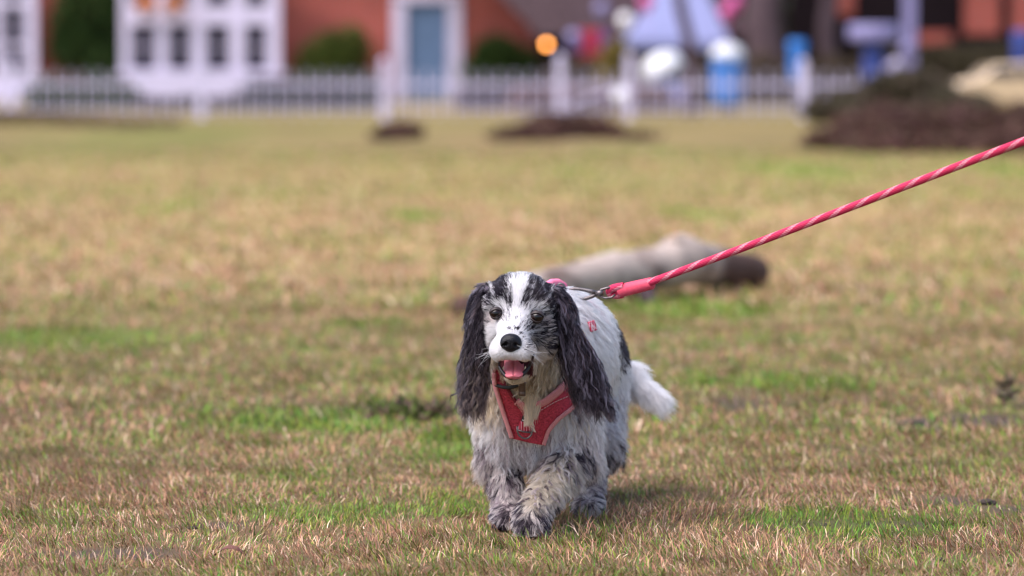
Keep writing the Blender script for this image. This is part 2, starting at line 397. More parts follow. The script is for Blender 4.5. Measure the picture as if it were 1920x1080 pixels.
# ---- brick house
HD = 75.6
house = empty('brick_house', (PX(500, HD), HD, 0), 'red brick house with white windows behind the picket fence', 'house')
def wall_piece(x0, x1, y0, y1): pbox('wall', x0, x1, y0, y1, HD, .3, M['brick'], house, 0)
zt = -360
wall_piece(-240, 738, zt, 215); wall_piece(862, 1010, zt, 215); wall_piece(738, 862, zt, -2)
MB().prism([(PX(-260, HD)-.2, PZ(zt, HD)), (PX(1030, HD)+.2, PZ(zt, HD)), (PX(900, HD), PZ(zt, HD)+2.6), (PX(-130, HD), PZ(zt, HD)+2.6)], HD-.5, HD+6).build('roof', M['slate'], house)
# door
dr = MB().box((PX(800, HD), HD+.12, PZ(100, HD)), (PX(838, HD)-PX(762, HD), .06, PZ(5, HD)-PZ(205, HD)), bev=.004).build('door', M['door'], house)
for (a, b, c, d_) in [(772, 796, 18, 78), (804, 828, 18, 78), (772, 796, 98, 180), (804, 828, 98, 180)]:
    pbox('door_panel', a, b, c, d_, HD+.075, .03, M['door'], dr)
MB().lathe((PX(832, HD), HD+.06, PZ(105, HD)), [(.02, -.02), (.035, 0), (.02, .02)], 10).build('door_handle', M['steel'], dr)
for (a, b, c, d_) in [(736, 761, -2, 207), (839, 866, -2, 207), (736, 866, -14, 4)]:
    pbox('door_frame', a, b, c, d_, HD-.05, .2, M['white'], house)
pbox('doorstep', 728, 874, 205, 216, HD-.5, .55, M['slate'], house)
# windows
def window(x0, x1, y0, y1, d, cols, rows, name='window', side=.16, glass='glass', parent=house, mull=.2):
    w = empty(name, (PX((x0+x1)/2, d), d, PZ(y1, d))); w.location -= parent.location; w.parent = parent
    st = 9
    fr = MB(); 
    def add(a, b, c, e, dd=.12, o=0): 
        X0, X1, Z1, Z0 = PX(a, d), PX(b, d), PZ(c, d), PZ(e, d); fr.box(((X0+X1)/2, d+o+dd/2, (Z0+Z1)/2), (X1-X0, dd, Z1-Z0), bev=.004)
    xs_ = cols; ys_ = rows
    add(x0, xs_[0][0], y0, y1); add(xs_[-1][1], x1, y0, y1)
    for a, b in zip(xs_, xs_[1:]): add(a[1], b[0], y0, y1)
    f = None
    for (a, b) in xs_:
        yy_ = [y0]+[v for r_ in ys_ for v in r_]+[y1]
        for c, e in zip(yy_[::2], yy_[1::2]): add(a, b, c, e, .11, .005)
    fo = fr.build('frame', M['white']); setparent(fo, w)
    for i, (a, b) in enumerate(xs_):
        for j, (c, e) in enumerate(ys_):
            p_ = pbox('pane', a, b, c, e, d+.06, .01, M[glass], None, 0); setparent(p_, w)
            if e-c > 50:
                bar = pbox('glazing_bar', a, b, (c+e)/2-1.2, (c+e)/2+1.2, d+.03, .02, M['white'], None, 0); setparent(bar, w)
    return w
BD = 74.6
bay = window(228, 526, -120, 138, BD, [(246, 294), (315, 360), (386, 432), (459, 502)], [(-110, -60), (-50, 13), (46, 130)], 'bay_window')
for (a, b, c, d_, nm) in [(240, 478, 140, 182, 'bay_apron'), (222, 532, 133, 142, 'window_sill')]:
    q = pbox(nm, a, b, c, d_, BD-.06, HD-BD+.05, M['white'], None); setparent(q, bay)
q = pbox('bay_base', 236, 500, 182, 212, BD+.02, HD-BD, M['brick'], None, 0); setparent(q, bay)
for (a, b) in [(322, 353), (393, 424), (466, 494)]:
    q = pbox('curtain', a, b, 60, 128, BD+.085, .015, M['curtain'], None, 0); setparent(q, bay)
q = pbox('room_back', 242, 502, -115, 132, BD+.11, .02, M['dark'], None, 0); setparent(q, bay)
lw = window(-60, 70, -80, 182, BD+.3, [(-50, -10), (4, 50)], [(-70, 0), (14, 80), (88, 140)], 'window', glass='glass')
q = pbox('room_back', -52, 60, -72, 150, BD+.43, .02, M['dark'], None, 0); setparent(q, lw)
q = pbox('window_sill', -70, 76, 176, 186, BD+.2, .9, M['white'], None); setparent(q, lw)
# hanging flowers under the upper panes
for pxs in (273, 325):
    c = W(pxs, 8, BD-.3); r_ = .15
    hb = empty('flower_basket', c-np.array([0, 0, .15]), f"orange flowers hanging at the bay window, {'left' if pxs < 300 else 'right'} one of two", 'flowers', 'orange flowers at the bay window')
    leaves('petals', [(c[0], c[1], c[2], r_, .12, .16)], 260, .05, [(.85, .42, .15), (.80, .36, .14)], hb, pxs)
    MB().lathe((c[0], c[1], c[2]-.22), [(.05, 0), (.1, .05), (.12, .12)], 12).tube([(c[0], c[1], c[2]-.1), (c[0], c[1], c[2]+.7)], .006, 5).build('basket', M['timber'], hb)
# climbers and shrubs against the wall
d = HD-.5
def E(px, py, dd, rx, ry, dr_): c = W(px, py, dd); return (c[0], c[1], c[2], rx/FPX*dd, dr_, ry/FPX*dd)
shrub('climbing_plant', 'tall dark green climber between the two left windows', 'plant', [E(170, 20, d, 62, 60, .3), E(150, 90, d, 55, 50, .3), E(205, 110, d, 52, 40, .3), E(170, -70, d, 70, 60, .3), E(120, 60, d, 28, 60, .25), E(225, 50, d, 30, 60, .25)], 9000, .07, DG, 1)
shrub('garden_shrub', 'rounded green shrub left of the blue grey door', 'shrub', [E(625, 110, d, 62, 42, .35), E(655, 90, d, 42, 40, .3), E(590, 135, d, 45, 35, .3), E(640, 160, d, 70, 35, .3)], 6500, .06, MG, 2)
shrub('garden_shrub', 'dark green shrub right of the door, under the brick wall', 'shrub', [E(930, 105, d, 48, 36, .35), E(975, 125, d, 45, 35, .3), E(900, 135, d, 35, 40, .3), E(940, 165, d, 60, 30, .3)], 6500, .06, DG+MG[:1], 3)

for i, (a, b, y0_, y1_, cols, lab) in enumerate([(60, 250, 150, 212, DG, 'low dark green hedge behind the left end of the fence'), (245, 470, 186, 212, [(.10, .07, .08), (.07, .075, .05)], 'low plum coloured bed under the bay window'), (462, 715, 150, 212, [(.11, .11, .17), (.08, .09, .10), (.06, .08, .05)], 'blue grey lavender hedge behind the fence left of the door'), (868, 1045, 168, 212, [(.20, .17, .25), (.10, .10, .10), (.15, .11, .14)], 'pale lilac bed behind the fence right of the door')]):
    cnt = max(3, int((b-a)/45)); shrub('garden_bed', lab, 'plant', [E(a+(b-a)*(k_+.5)/cnt, (y0_+y1_)/2+6*((k_ % 2)-.5), 60, (b-a)/cnt*.75, (y1_-y0_)/2, .35) for k_ in range(cnt)], 4500, .05, cols, 60+i)
# ---- thatched neighbour with dark open front
TD = 73.5
th = empty('thatched_cottage', (PX(1130, TD), TD, 0), 'low cottage with brown roof and dark open porch beside the brick house', 'building')
x0, x1 = 1008, 1395
MB().prism([(PX(1000, TD), PZ(66, TD)), (PX(x1, TD), PZ(66, TD)), (PX(x1, TD), PZ(48, TD)), (PX(x1-60, TD), PZ(-260, TD)), (PX(730, TD), PZ(-260, TD)), (PX(945, TD), PZ(0, TD)), (PX(995, TD), PZ(48, TD))], TD, TD+3).build('roof', M['thatch'], th)
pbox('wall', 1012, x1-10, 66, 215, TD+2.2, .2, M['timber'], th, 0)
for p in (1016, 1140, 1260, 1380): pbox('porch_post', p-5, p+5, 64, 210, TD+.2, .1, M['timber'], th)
pbox('porch_floor', 1005, x1, 196, 212, TD, 2.4, M['slate'], th)
lampp = W(1025, 83, TD-.1)
lamp = empty('porch_lamp', lampp, 'lit amber porch lamp under the brown roof', 'lamp')
lm, t_, b_ = new_mat('amber_glow'); b_.inputs['Base Color'].default_value = (.9, .4, .1, 1); b_.inputs['Emission Color'].default_value = (1, .36, .08, 1); b_.inputs['Emission Strength'].default_value = 7
MB().lathe(lampp-np.array([0, 0, .05]), [(.02, 0), (.05, .02), (.055, .06), (.03, .1)], 14).build('globe', lm, lamp, True)
MB().lathe(lampp+np.array([0, 0, .045]), [(.06, 0), (.03, .03), (.008, .05)], 12).tube([lampp+np.array([0, 0, .08]), lampp+np.array([0, .05, .25])], .008, 6).build('bracket', M['steel'], lamp)
def cloth_dummy(px, py0, py1, dd, wpx, m, name, label):
    """loose garment/cloth hanging on a rail: wavy sheet with thickness"""
    top, bot = W(px, py0, dd), W(px, py1, dd); w = wpx/FPX*dd
    n = 17; V = []; 
    for s_ in (0, .02):
        for j in range(6):
            for i in range(n):
                t = i/(n-1)-.5; z = top[2]+(bot[2]-top[2])*j/5
                V.append((top[0]+t*w*(1+.1*j/5), dd+.06*math.sin(i*1.9)*(.3+.7*j/5)+s_, z))
    Fc = []
    for s_ in (0, 1):
        for j in range(5):
            for i in range(n-1):
                a = s_*6*n+j*n+i; f = [a, a+1, a+n+1, a+n]; Fc.append(f if s_ else f[::-1])
    o = mesh_np(name, V, Fc, m); return tag(o, label, 'cloth')
cloth_dummy(1105, 55, 112, TD-.3, 40, M['red'], 'hanging_cloth', 'red cloth hanging in the dark porch')
cloth_dummy(1078, 60, 96, TD-.35, 26, M['purple'], 'hanging_cloth', 'purple cloth hanging beside the amber lamp')
cloth_dummy(1135, 60, 92, TD-.35, 24, M['purple'], 'hanging_cloth', 'purple cloth hanging right of the red one')
d = 62.
shrub('ochre_bush', 'small mustard coloured bush behind the gate', 'shrub', [E(1155, 105, d, 26, 26, .25), E(1150, 140, d, 30, 30, .25)], 1500, .05, [(.26, .19, .05), (.2, .16, .05)], 4)
shrub('brown_hedge', 'brown bare hedge behind the right half of the fence', 'hedge', [E(1060+i*62, 150, 66, 44, 46, .4) for i in range(10)], 14000, .05, [(.10, .07, .05), (.08, .055, .045), (.12, .095, .05)], 5)
shrub('flowering_hedge', 'pinkish low planting behind the gate', 'plant', [E(985+i*36, 188, 58, 30, 22, .3) for i in range(8)], 6000, .05, [(.34, .20, .24), (.25, .16, .18), (.20, .15, .12)], 6)

# ---- marquee
TD2 = 71.
mq = empty('marquee', (PX(1270, TD2), TD2, 0), 'white canvas marquee roof behind the leaning tree', 'tent')
a0, a1, b0, b1 = PX(1172, TD2), PX(1368, TD2), PX(1245, TD2), PX(1318, TD2); zb, zt2 = PZ(78, TD2), PZ(-40, TD2)
V = [(a0, TD2, zb), (a1, TD2, zb), (a1, TD2+2.2, zb), (a0, TD2+2.2, zb), (b0, TD2+.9, zt2), (b1, TD2+.9, zt2), (b1, TD2+1.3, zt2), (b0, TD2+1.3, zt2)]
mesh_np('canopy', V, [[0, 1, 5, 4], [1, 2, 6, 5], [2, 3, 7, 6], [3, 0, 4, 7], [4, 5, 6, 7], [0, 3, 2, 1]], M['canvas'], mq, False)
pbox('valance', 1174, 1366, 76, 92, TD2-.02, .03, M['canvas'], mq, 0)
for p in (1176, 1364): 
    for dd in (TD2+.05, TD2+2.1): MB().tube([(PX(p, TD2), dd, 0), (PX(p, TD2), dd, zb)], .025, 8).build('pole', M['plastic'], mq)
for i, (p, y, m_) in enumerate([(1212, 8, 'magenta'), (1172, 42, 'plastic'), (1362, 26, 'magenta'), (1380, 8, 'magenta'), (1075, 74, 'lilac'), (1128, 20, 'lilac')]):
    c = W(p, y, TD2-.4)
    bl = MB().lathe((c[0], c[1], c[2]-.16), [(.01, 0), (.03, .02), (.10, .1), (.135, .19), (.12, .27), (.06, .32), (.01, .335)], 16).tube([(c[0], c[1], c[2]-.16), (c[0]+.05, c[1], c[2]-.7)], .004, 4).build('balloon', M[m_], None, True)
    tag(bl, ['pink balloon at the upper left edge of the white marquee', 'white balloon at the left end of the marquee valance', 'pink balloon right of the marquee, lower of two', 'pink balloon right of the marquee, upper of two', 'lilac balloon under the brown roof near the amber lamp', 'lilac balloon higher up before the brown roof'][i], 'balloon', 'balloons by the marquee')

# ---- blue barrels with white lids, tilted
def lidded_tub(px, py, dd, wpx, hpx, lw_, lh, tilt, label, top='plastic', body='blue'):
    c = W(px, py, dd); s = dd/FPX; o = empty('lidded_tub', (c[0], c[1], 0), label, 'tub')
    r_ = wpx*s/2; h = hpx*s; z0 = c[2]-h
    MB().lathe((c[0], c[1], z0), [(r_*.8, 0), (r_*.95, h*.1), (r_, h*.5), (r_*.97, h*.9), (r_*1.03, h*.93), (r_*1.03, h)], 24).build('tub_body', M[body], o, True)
    if z0 > .05: MB().lathe((c[0], c[1], 0), [(r_*.7, 0), (r_*.5, .03), (r_*.45, z0)], 16).build('stand', M['timber'], o, True)
    mb = MB().lathe((0, 0, 0), ([(lw_*s*.5, 0), (lw_*s*.5, lh*s*.3), (lw_*s*.42, lh*s*.7), (lw_*s*.2, lh*s*.95), (.02, lh*s)] if top == 'plastic' else [(lw_*s*.49, 0), (lw_*s*.5, lh*s*.1), (lw_*s*.5, lh*s*.85), (lw_*s*.46, lh*s), (.02, lh*s)]), 24)
    ld = mb.build('lid', M[top], None, True); ld.rotation_euler = (0, R(tilt), 0); ld.location = (c[0], c[1], c[2]+abs(math.sin(R(tilt)))*lw_*s*.35); setparent(ld, o)
    return o
lidded_tub(1247, 150, 59, 62, 52, 80, 42, -24, 'blue tub with a big tilted white lid behind the fence')
lidded_tub(1364, 112, 59, 60, 84, 62, 30, 4, 'upright blue tub with white lid right of the leaning tree')
lidded_tub(1495, 92, 60, 30, 60, 34, 16, 0, 'small blue tub behind the fence post at right', 'blue')
for i, (p, y, m_, l) in enumerate([(1165, 180, 'plastic', 'white ball left of the gate post on the far lawn'), (1277, 183, 'lilac', 'pale ball beside the tilted lid tub')]):
    dd = 57.; c = W(p, y, dd); r_ = .13
    bb_ = MB(); bb_.lathe((c[0], c[1], c[2]), [(max(.004, r_*math.sin(a)), -r_*math.cos(a)) for a in np.linspace(.02, 3.12, 12)], 18); tag(bb_.build('play_ball', M[m_], None, True), l, 'ball')
lidded_tub(1638, 76, 62, 40, 120, 96, 30, 0, 'navy pillar with a broad lilac cap behind the heather', 'lilac', 'navy')
lidded_tub(1914, 70, 60, 30, 130, 32, 12, 0, 'navy post at the right edge behind the cream car', 'navy', 'navy')
pl = W(1705, 30, 66); MB().box((pl[0], pl[1], pl[2]/2+.2), (.22, .12, pl[2]+.6), bev=.01).build('signboard', M['lilac']); tag(bpy.data.objects['signboard'], 'narrow pale upright board beside the navy pillar', 'board')
for i, (p, y) in enumerate([(1702, 92), (1672, 130)]):
    c = W(p, y, 63); r_ = .13; tag(MB().lathe(c, [(max(.004, r_*math.sin(a)), -r_*math.cos(a)) for a in np.linspace(.02, 3.12, 12)], 16).tube([c, (c[0], c[1], 0)], .012, 6).build('garden_globe', M['lilac'], None, True), ['pale garden globe on a stick, higher of two', 'pale garden globe on a stick, lower of two'][i], 'ornament', 'garden globes')

# ---- trees (trunks in view, crowns above the frame)
def tree(px0, px1, py1, dd, r0, r1, label, seed):
    b = np.array([PX(px0, dd), dd, -.05]); t = W(px1, py1, dd); dirv = (t-b)/(t[2]-b[2]); H = 5.5
    o = empty('tree', b, label, 'tree', 'trees behind the fence')
    n = 14; pts = [b+dirv*H*i/n*np.array([1 if i < 5 else 1, 1, 1])+np.array([.05*math.sin(i*1.3+seed), .04*math.cos(i*.9+seed), 0]) for i in range(n+1)]
    rad = [r0*1.5 if i == 0 else r0+(r1-r0)*min(1, i/5) if i < 5 else r1*(1-.6*(i-5)/(n-5)) for i in range(n+1)]
    MB().tube(pts, rad, 14).build('trunk', M['bark'], o, True)
    top = np.array(pts[-1]); rr = random.Random(seed)
    blobs = []
    for k_ in range(7):
        a = k_*2.4; e = top+np.array([1.2*math.cos(a), 1.2*math.sin(a), -.3+.35*k_*.6]); st = pts[8+k_ % 6]
        MB().tube([st, (np.array(st)+e)/2+np.array([0, 0, .15]), e], [r1*.4, r1*.25, r1*.1], 7).build('branch', M['bark'], o, True)
        blobs.append((*e, .7, .7, .5))
    leaves('crown', blobs, 3500, .10, MG+DG, o, seed)
tree(1304, 1278, 0, 56, .095, .085, 'slim dark tree leaning left in front of the marquee', 11)
tree(1438, 1434, 0, 70, .36, .33, 'thick purplish grey tree trunk right of the marquee', 12)
tree(1555, 1553, 0, 74, .19, .17, 'slim grey tree trunk between the thick trunk and the navy pillar', 13)

# ---- dark brick barn at right
RD = 82.
barn = empty('brick_barn', (PX(1850, RD), RD, 0), 'dark timber and red brick barn at the right edge', 'building')
pbox('wall', 1480, 2150, -330, 215, RD, .3, M['timber'], barn, 0)
for (a, b, c, e) in [(1805, 1872, -60, 64), (1893, 1960, -60, 64), (1720, 1785, 60, 82), (1560, 1600, -60, 30)]: pbox('brick_panel', a, b, c, e, RD-.05, .06, M['brick'], barn, 0)
for p in (1790, 1882, 1970): pbox('timber_post', p-6, p+6, -330, 200, RD-.12, .13, M['timber'], barn)
pbox('timber_beam', 1480, 2150, 84, 94, RD-.12, .13, M['timber'], barn)
MB().prism([(PX(1470, RD), PZ(-330, RD)), (PX(2160, RD), PZ(-330, RD)), (PX(2050, RD), PZ(-330, RD)+3), (PX(1560, RD), PZ(-330, RD)+3)], RD-.4, RD+5).build('roof', M['slate'], barn)
hedge = shrub('clipped_hedge', 'dull brown green hedge in front of the barn', 'hedge', [E(1660+i*55, 125, 72, 48, 38, .5) for i in range(9)], 12000, .07, [(.09, .07, .04), (.07, .065, .035), (.11, .085, .055)], 15)
# far wood closing the view
wd = leaves('woodland', [(-30+i*3.2, 104+4*math.sin(i*1.7), 2.6, 2.4, 2, 3.2) for i in range(22)], 24000, .45, [(.05, .05, .03), (.07, .06, .04), (.06, .07, .03)], None, 16); tag(wd, 'dark belt of trees far behind the houses', 'trees', kind='stuff')

# ---- cream car, nose to the left, half sunk behind the heather
CD = 53.
car = empty('parked_car', (PX(1880, CD), CD, 0), 'cream car parked behind the heather at right', 'car')
def cx(p): return PX(p, CD)
def cz(p): return PZ(p, CD)
prof = [(1766, 196), (1768, 178), (1778, 166), (1800, 152), (1836, 145), (1858, 126), (1872, 120), (1960, 117), (2010, 126), (2030, 148), (2070, 154), (2082, 172), (2082, 196)]
bm_ = MB(); bm_.prism([(cx(a), cz(b)) for a, b in prof], CD-.0, CD+1.45); bd = bm_.build('body', M['cream'], car)
md = bd.modifiers.new('bevel', 'BEVEL'); md.width = .06; md.segments = 3
for poly in ([(1850, 146), (1866, 127), (1905, 125), (1905, 147)], [(1911, 147), (1911, 125), (1960, 124), (1960, 148)]):
    MB().prism([(cx(a), cz(b)) for a, b in poly], CD-.006, CD+.02).build('window', M['carwin'], car)
MB().prism([(cx(1838), cz(145)), (cx(1858), cz(127.5)), (cx(1861), cz(127.5)), (cx(1842), cz(145))], CD+.12, CD+1.3).build('windscreen', M['carwin'], car)
for p in (1806, 2036):
    for dd in (CD-.02, CD+1.3):
        w_ = MB(); n = 20; r_ = .15; cc = (cx(p), dd, cz(197))
        w_.prism([(cc[0]+r_*math.cos(2*math.pi*i/n), cc[2]+r_*math.sin(2*math.pi*i/n)) for i in range(n)], dd, dd+.16); wo = w_.build('wheel', M['rubber'], car)
        MB().prism([(cc[0]+r_*.6*math.cos(2*math.pi*i/n), cc[2]+r_*.6*math.sin(2*math.pi*i/n)) for i in range(n)], dd-.008, dd+.05).build('rim', M['steel'], wo)
MB().lathe((cx(1772), CD+.2, cz(176)), [(.03, -.04), (.05, 0), (.03, .04)], 12).build('headlight', M['plastic'], car, True)

# ---- heather clumps on the grass
def heather(label, blobs, n, seed, size=.035, HE=HE):
    blobs = np.array(blobs); c = blobs[:, :3].mean(0); o = empty('heather_clump', (c[0], c[1], 0), label, 'heather', 'heather clumps on the grass')
    leaves('sprigs', blobs, n, size, HE, o, seed, up=1.2, long=2.6)
    stems('stem', (c[0], c[1], 0), [b[:3] for b in blobs], .015, M['bark'], o)
d = 41.
heather('big dark purple brown heather bank at the right edge', [E(1560, 270, 34, 50, 16, .4), E(1610, 248, 35, 52, 28, .5), E(1655, 232, 36, 48, 32, .5), E(1720, 246, 35.5, 60, 34, .5), E(1790, 240, 36, 50, 32, .5), E(1850, 250, 35, 60, 38, .6), E(1920, 244, 35.5, 60, 38, .6), E(2000, 250, 35, 80, 36, .6), E(1670, 278, 33, 80, 12, .3), E(1790, 280, 33, 80, 12, .3), E(1900, 276, 33, 80, 16, .3)], 24000, 21)
heather('olive brown scrub rising behind the big heather bank', [E(1700, 175, 49, 80, 30, .6), E(1610, 198, 49, 60, 18, .5), E(1790, 205, 47, 70, 20, .5), E(1560, 215, 48, 50, 14, .4)], 12000, 22, .05, [(.10, .085, .05), (.08, .075, .045), (.12, .085, .07)])
heather('wide low dark heather mound below the gate', [E(985, 262, 38, 62, 14, .3), E(1045, 250, 39, 66, 27, .4), E(1105, 254, 39, 58, 22, .35), E(1190, 268, 38, 40, 7, .2)], 9000, 23)
heather('flat brown heather strip at the foot of the fence on the left', [E(30, 224, 47, 90, 7, .5), E(150, 230, 46, 80, 5, .5), E(270, 234, 45, 70, 4, .4)], 2500, 25, .03, [(.22, .14, .10), (.18, .12, .08), (.16, .15, .06)])
heather('small dark heather tuft below the blue grey door', [E(750, 257, 39, 38, 14, .25), E(725, 264, 38, 26, 8, .2)], 3000, 24)

# ---- fallen log
log = empty('fallen_log', (.45, 12.7, 0), 'pale weathered fallen log lying on the grass behind the dog', 'log')
def lumpy_tube(pts, rad, n, seed, amp=.18, sub=10):
    pts = np.array(pts, float); rad = np.array(rad, float); T = np.linspace(0, len(pts)-1, (len(pts)-1)*sub+1); i0 = np.clip(T.astype(int), 0, len(pts)-2); f = (T-i0)[:, None]
    fs = f*f*(3-2*f)
    P = pts[i0]*(1-f)+pts[i0+1]*f; rd = (rad[i0][:, None]*(1-fs)+rad[i0+1][:, None]*fs)[:, 0]
    V = []
    for k_, p in enumerate(P):
        t = nrm(P[min(k_+1, len(P)-1)]-P[max(k_-1, 0)]); up = nrm(np.array([0, 0, 1])-t*t[2]); sd_ = np.cross(t, up)
        for j in range(n):
            a = 2*math.pi*j/n; V.append((p, up*math.cos(a)+sd_*math.sin(a), rd[k_]))
    base = np.array([v[0] for v in V]); dr_ = np.array([v[1] for v in V]); rr = np.array([v[2] for v in V])
    q = base+dr_*rr[:, None]; ns = fbm(q*9, seed, 4)-.5
    q = base+dr_*(rr*(1+amp*2*ns))[:, None]
    Fq = []
    for k_ in range(len(P)-1):
        for j in range(n): a = k_*n+j; b = k_*n+(j+1) % n; Fq.append([a, b, b+n, a+n])
    Fq.append(list(range(n))[::-1]); Fq.append([len(P)*n-n+j for j in range(n)])
    return q, Fq
bark_log = mat('weathered_wood', (.36, .28, .235), .9, .4, 9, .8)
q, Fq = lumpy_tube([W(862, 580, 11.9), W(930, 562, 12.0), W(1040, 537, 12.25), W(1150, 516, 12.6), W(1215, 509, 12.8), W(1275, 489, 13.0), W(1335, 499, 13.25), W(1385, 506, 13.45), W(1415, 508, 13.6)], [.034, .046, .064, .074, .074, .084, .070, .064, .056], 20, 5, .20)
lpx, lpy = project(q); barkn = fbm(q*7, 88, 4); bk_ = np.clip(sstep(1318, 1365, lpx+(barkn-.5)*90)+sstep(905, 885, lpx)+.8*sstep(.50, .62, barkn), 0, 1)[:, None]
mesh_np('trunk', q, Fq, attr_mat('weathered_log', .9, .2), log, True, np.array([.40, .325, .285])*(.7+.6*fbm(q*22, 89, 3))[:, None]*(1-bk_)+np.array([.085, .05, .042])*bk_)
q, Fq = lumpy_tube([W(1175, 520, 12.7), W(1205, 548, 12.62), W(1228, 574, 12.55)], [.05, .035, .022], 12, 6)
mesh_np('branch_stub', q, Fq, M['bark'], log)
q, Fq = lumpy_tube([W(1290, 480, 13.0), W(1270, 460, 12.95), W(1262, 452, 12.9)], [.04, .034, .02], 12, 7)
mesh_np('knot', q, Fq, bark_log, log)

# ================================================================== the dog
HSTEP = .003
BMIN = np.array([-.13, 6.17, -.006]); BMAX = np.array([.34, 7.20, .475])
NG = np.ceil((BMAX-BMIN)/HSTEP).astype(int)+1
GX = BMIN[0]+HSTEP*np.arange(NG[0]); GY = BMIN[1]+HSTEP*np.arange(NG[1]); GZ = BMIN[2]+HSTEP*np.arange(NG[2])
FAR = .06
FLD = np.full(NG, FAR, np.float32); REG = np.zeros(NG, np.int8); RAW = np.full(NG, 9., np.float32)
(TORSO, CHEST, SKULL, MUZ, JAW, EARL, EARR, FLEG, HLEG, TAIL, PAW, CHEEK) = range(12)
def sub(lo, hi):
    a = np.clip(np.floor((lo-BMIN)/HSTEP).astype(int), 0, NG-1); b = np.clip(np.ceil((hi-BMIN)/HSTEP).astype(int)+1, 1, NG)
    sl = tuple(slice(a[i], b[i]) for i in range(3))
    return sl, np.stack(np.meshgrid(GX[sl[0]], GY[sl[1]], GZ[sl[2]], indexing='ij'), -1).astype(np.float32)
def smin(a, b, k):
    h = np.maximum(k-np.abs(a-b), 0)/k; return np.minimum(a, b)-h*h*k*.25
def add(sl, d, k, reg, cut=False):
    f = FLD[sl]
    if cut: FLD[sl] = -smin(-f, d, k)
    else:
        m = d < RAW[sl]; r_ = REG[sl]; r_[m] = reg; REG[sl] = r_; RAW[sl] = np.minimum(RAW[sl], d)
        FLD[sl] = smin(f, np.minimum(d, FAR), k)
def rc(a, b, ra, rb, k, reg, yscale=1.0):
    lo = np.minimum(a-ra, b-rb)-FAR; hi = np.maximum(a+ra, b+rb)+FAR; sl, P = sub(lo, hi)
    ab = b-a; t = np.clip(((P-a)@ab)/(ab@ab), 0, 1); c = a+t[..., None]*ab
    add(sl, np.linalg.norm(P-c, axis=-1)-(ra+(rb-ra)*t), k, reg)
def rotm(rx=0, ry=0, rz=0):
    from mathutils import Euler
    return np.array(Euler((R(rx), R(ry), R(rz))).to_matrix())
def el(c, rad, k, reg, rot=(0, 0, 0), cut=False):
    rad = np.array(rad, float); mr = rad.max()+FAR; sl, P = sub(c-mr, c+mr)
    Q = (P-c)@rotm(*rot)
    k0 = np.linalg.norm(Q/rad, axis=-1); k1 = np.linalg.norm(Q/rad**2, axis=-1)
    add(sl, k0*(k0-1)/np.maximum(k1, 1e-6), k, reg, cut)
# trunk
el(W(1050, 658, 6.76), (.094, .20, .104), .03, TORSO)
el(W(1026, 618, 6.64), (.066, .13, .070), .04, TORSO)
rc(W(1052, 668, 6.80), W(1085, 668, 7.00), .09, .078, .04, TORSO)
el(W(990, 748, 6.570), (.082, .085, .105), .04, CHEST)
el(W(1000, 790, 6.61), (.060, .08, .055), .03, CHEST)
rc(W(1008, 670, 6.57), W(985, 610, 6.44), .072, .056, .04, CHEST)
rc(W(975, 665, 6.43), W(990, 730, 6.52), .042, .058, .03, CHEST)
# fore legs
rc(W(947, 725, 6.57), W(939, 850, 6.575), .046, .032, .03, FLEG)
rc(W(939, 850, 6.575), WZ(948, .075, 6.555), .033, .021, .015, FLEG)
rc(WZ(948, .075, 6.555), WZ(952, .028, 6.53), .021, .021, .012, FLEG)
el(WZ(953, .020, 6.512), (.024, .032, .021), .012, PAW)
for dx in (-.014, -.005, .005, .014): el(WZ(953, .012, 6.490)+np.array([dx, abs(dx)*.5, 0]), (.0065, .014, .011), .003, PAW)
rc(W(1060, 735, 6.58), W(1078, 848, 6.565), .053, .037, .03, FLEG)
rc(W(1078, 848, 6.565), W(1018, 935, 6.455), .035, .023, .015, FLEG)
rc(W(1018, 935, 6.455), WZ(1000, .042, 6.425), .022, .021, .012, FLEG)
el(WZ(996, .026, 6.420), (.027, .032, .023), .012, PAW, (20, 0, 0))
for dx in (-.016, -.005, .006, .017): el(WZ(996, .014, 6.398)+np.array([dx, abs(dx)*.4, 0]), (.007, .014, .012), .003, PAW)
# hind legs
rc(W(1090, 720, 6.96), W(1104, 835, 6.84), .072, .048, .04, HLEG)
rc(W(1104, 835, 6.84), WZ(1104, .115, 6.86), .045, .026, .02, HLEG)
rc(WZ(1104, .115, 6.86), WZ(1106, .032, 6.72), .024, .019, .015, HLEG)
el(WZ(1104, .018, 6.695), (.023, .034, .018), .012, PAW)
rc(W(1045, 725, 6.97), W(1030, 830, 6.90), .072, .045, .04, HLEG)
rc(W(1030, 830, 6.90), WZ(1030, .12, 7.02), .042, .024, .02, HLEG)
rc(WZ(1030, .12, 7.02), WZ(1030, .035, 6.98), .022, .018, .015, HLEG)
el(WZ(1030, .018, 6.955), (.023, .034, .018), .012, PAW)
# tail
rc(W(1110, 680, 7.05), W(1170, 706, 7.06), .028, .020, .03, TAIL)
rc(W(1170, 706, 7.06), W(1232, 748, 7.02), .020, .008, .015, TAIL)
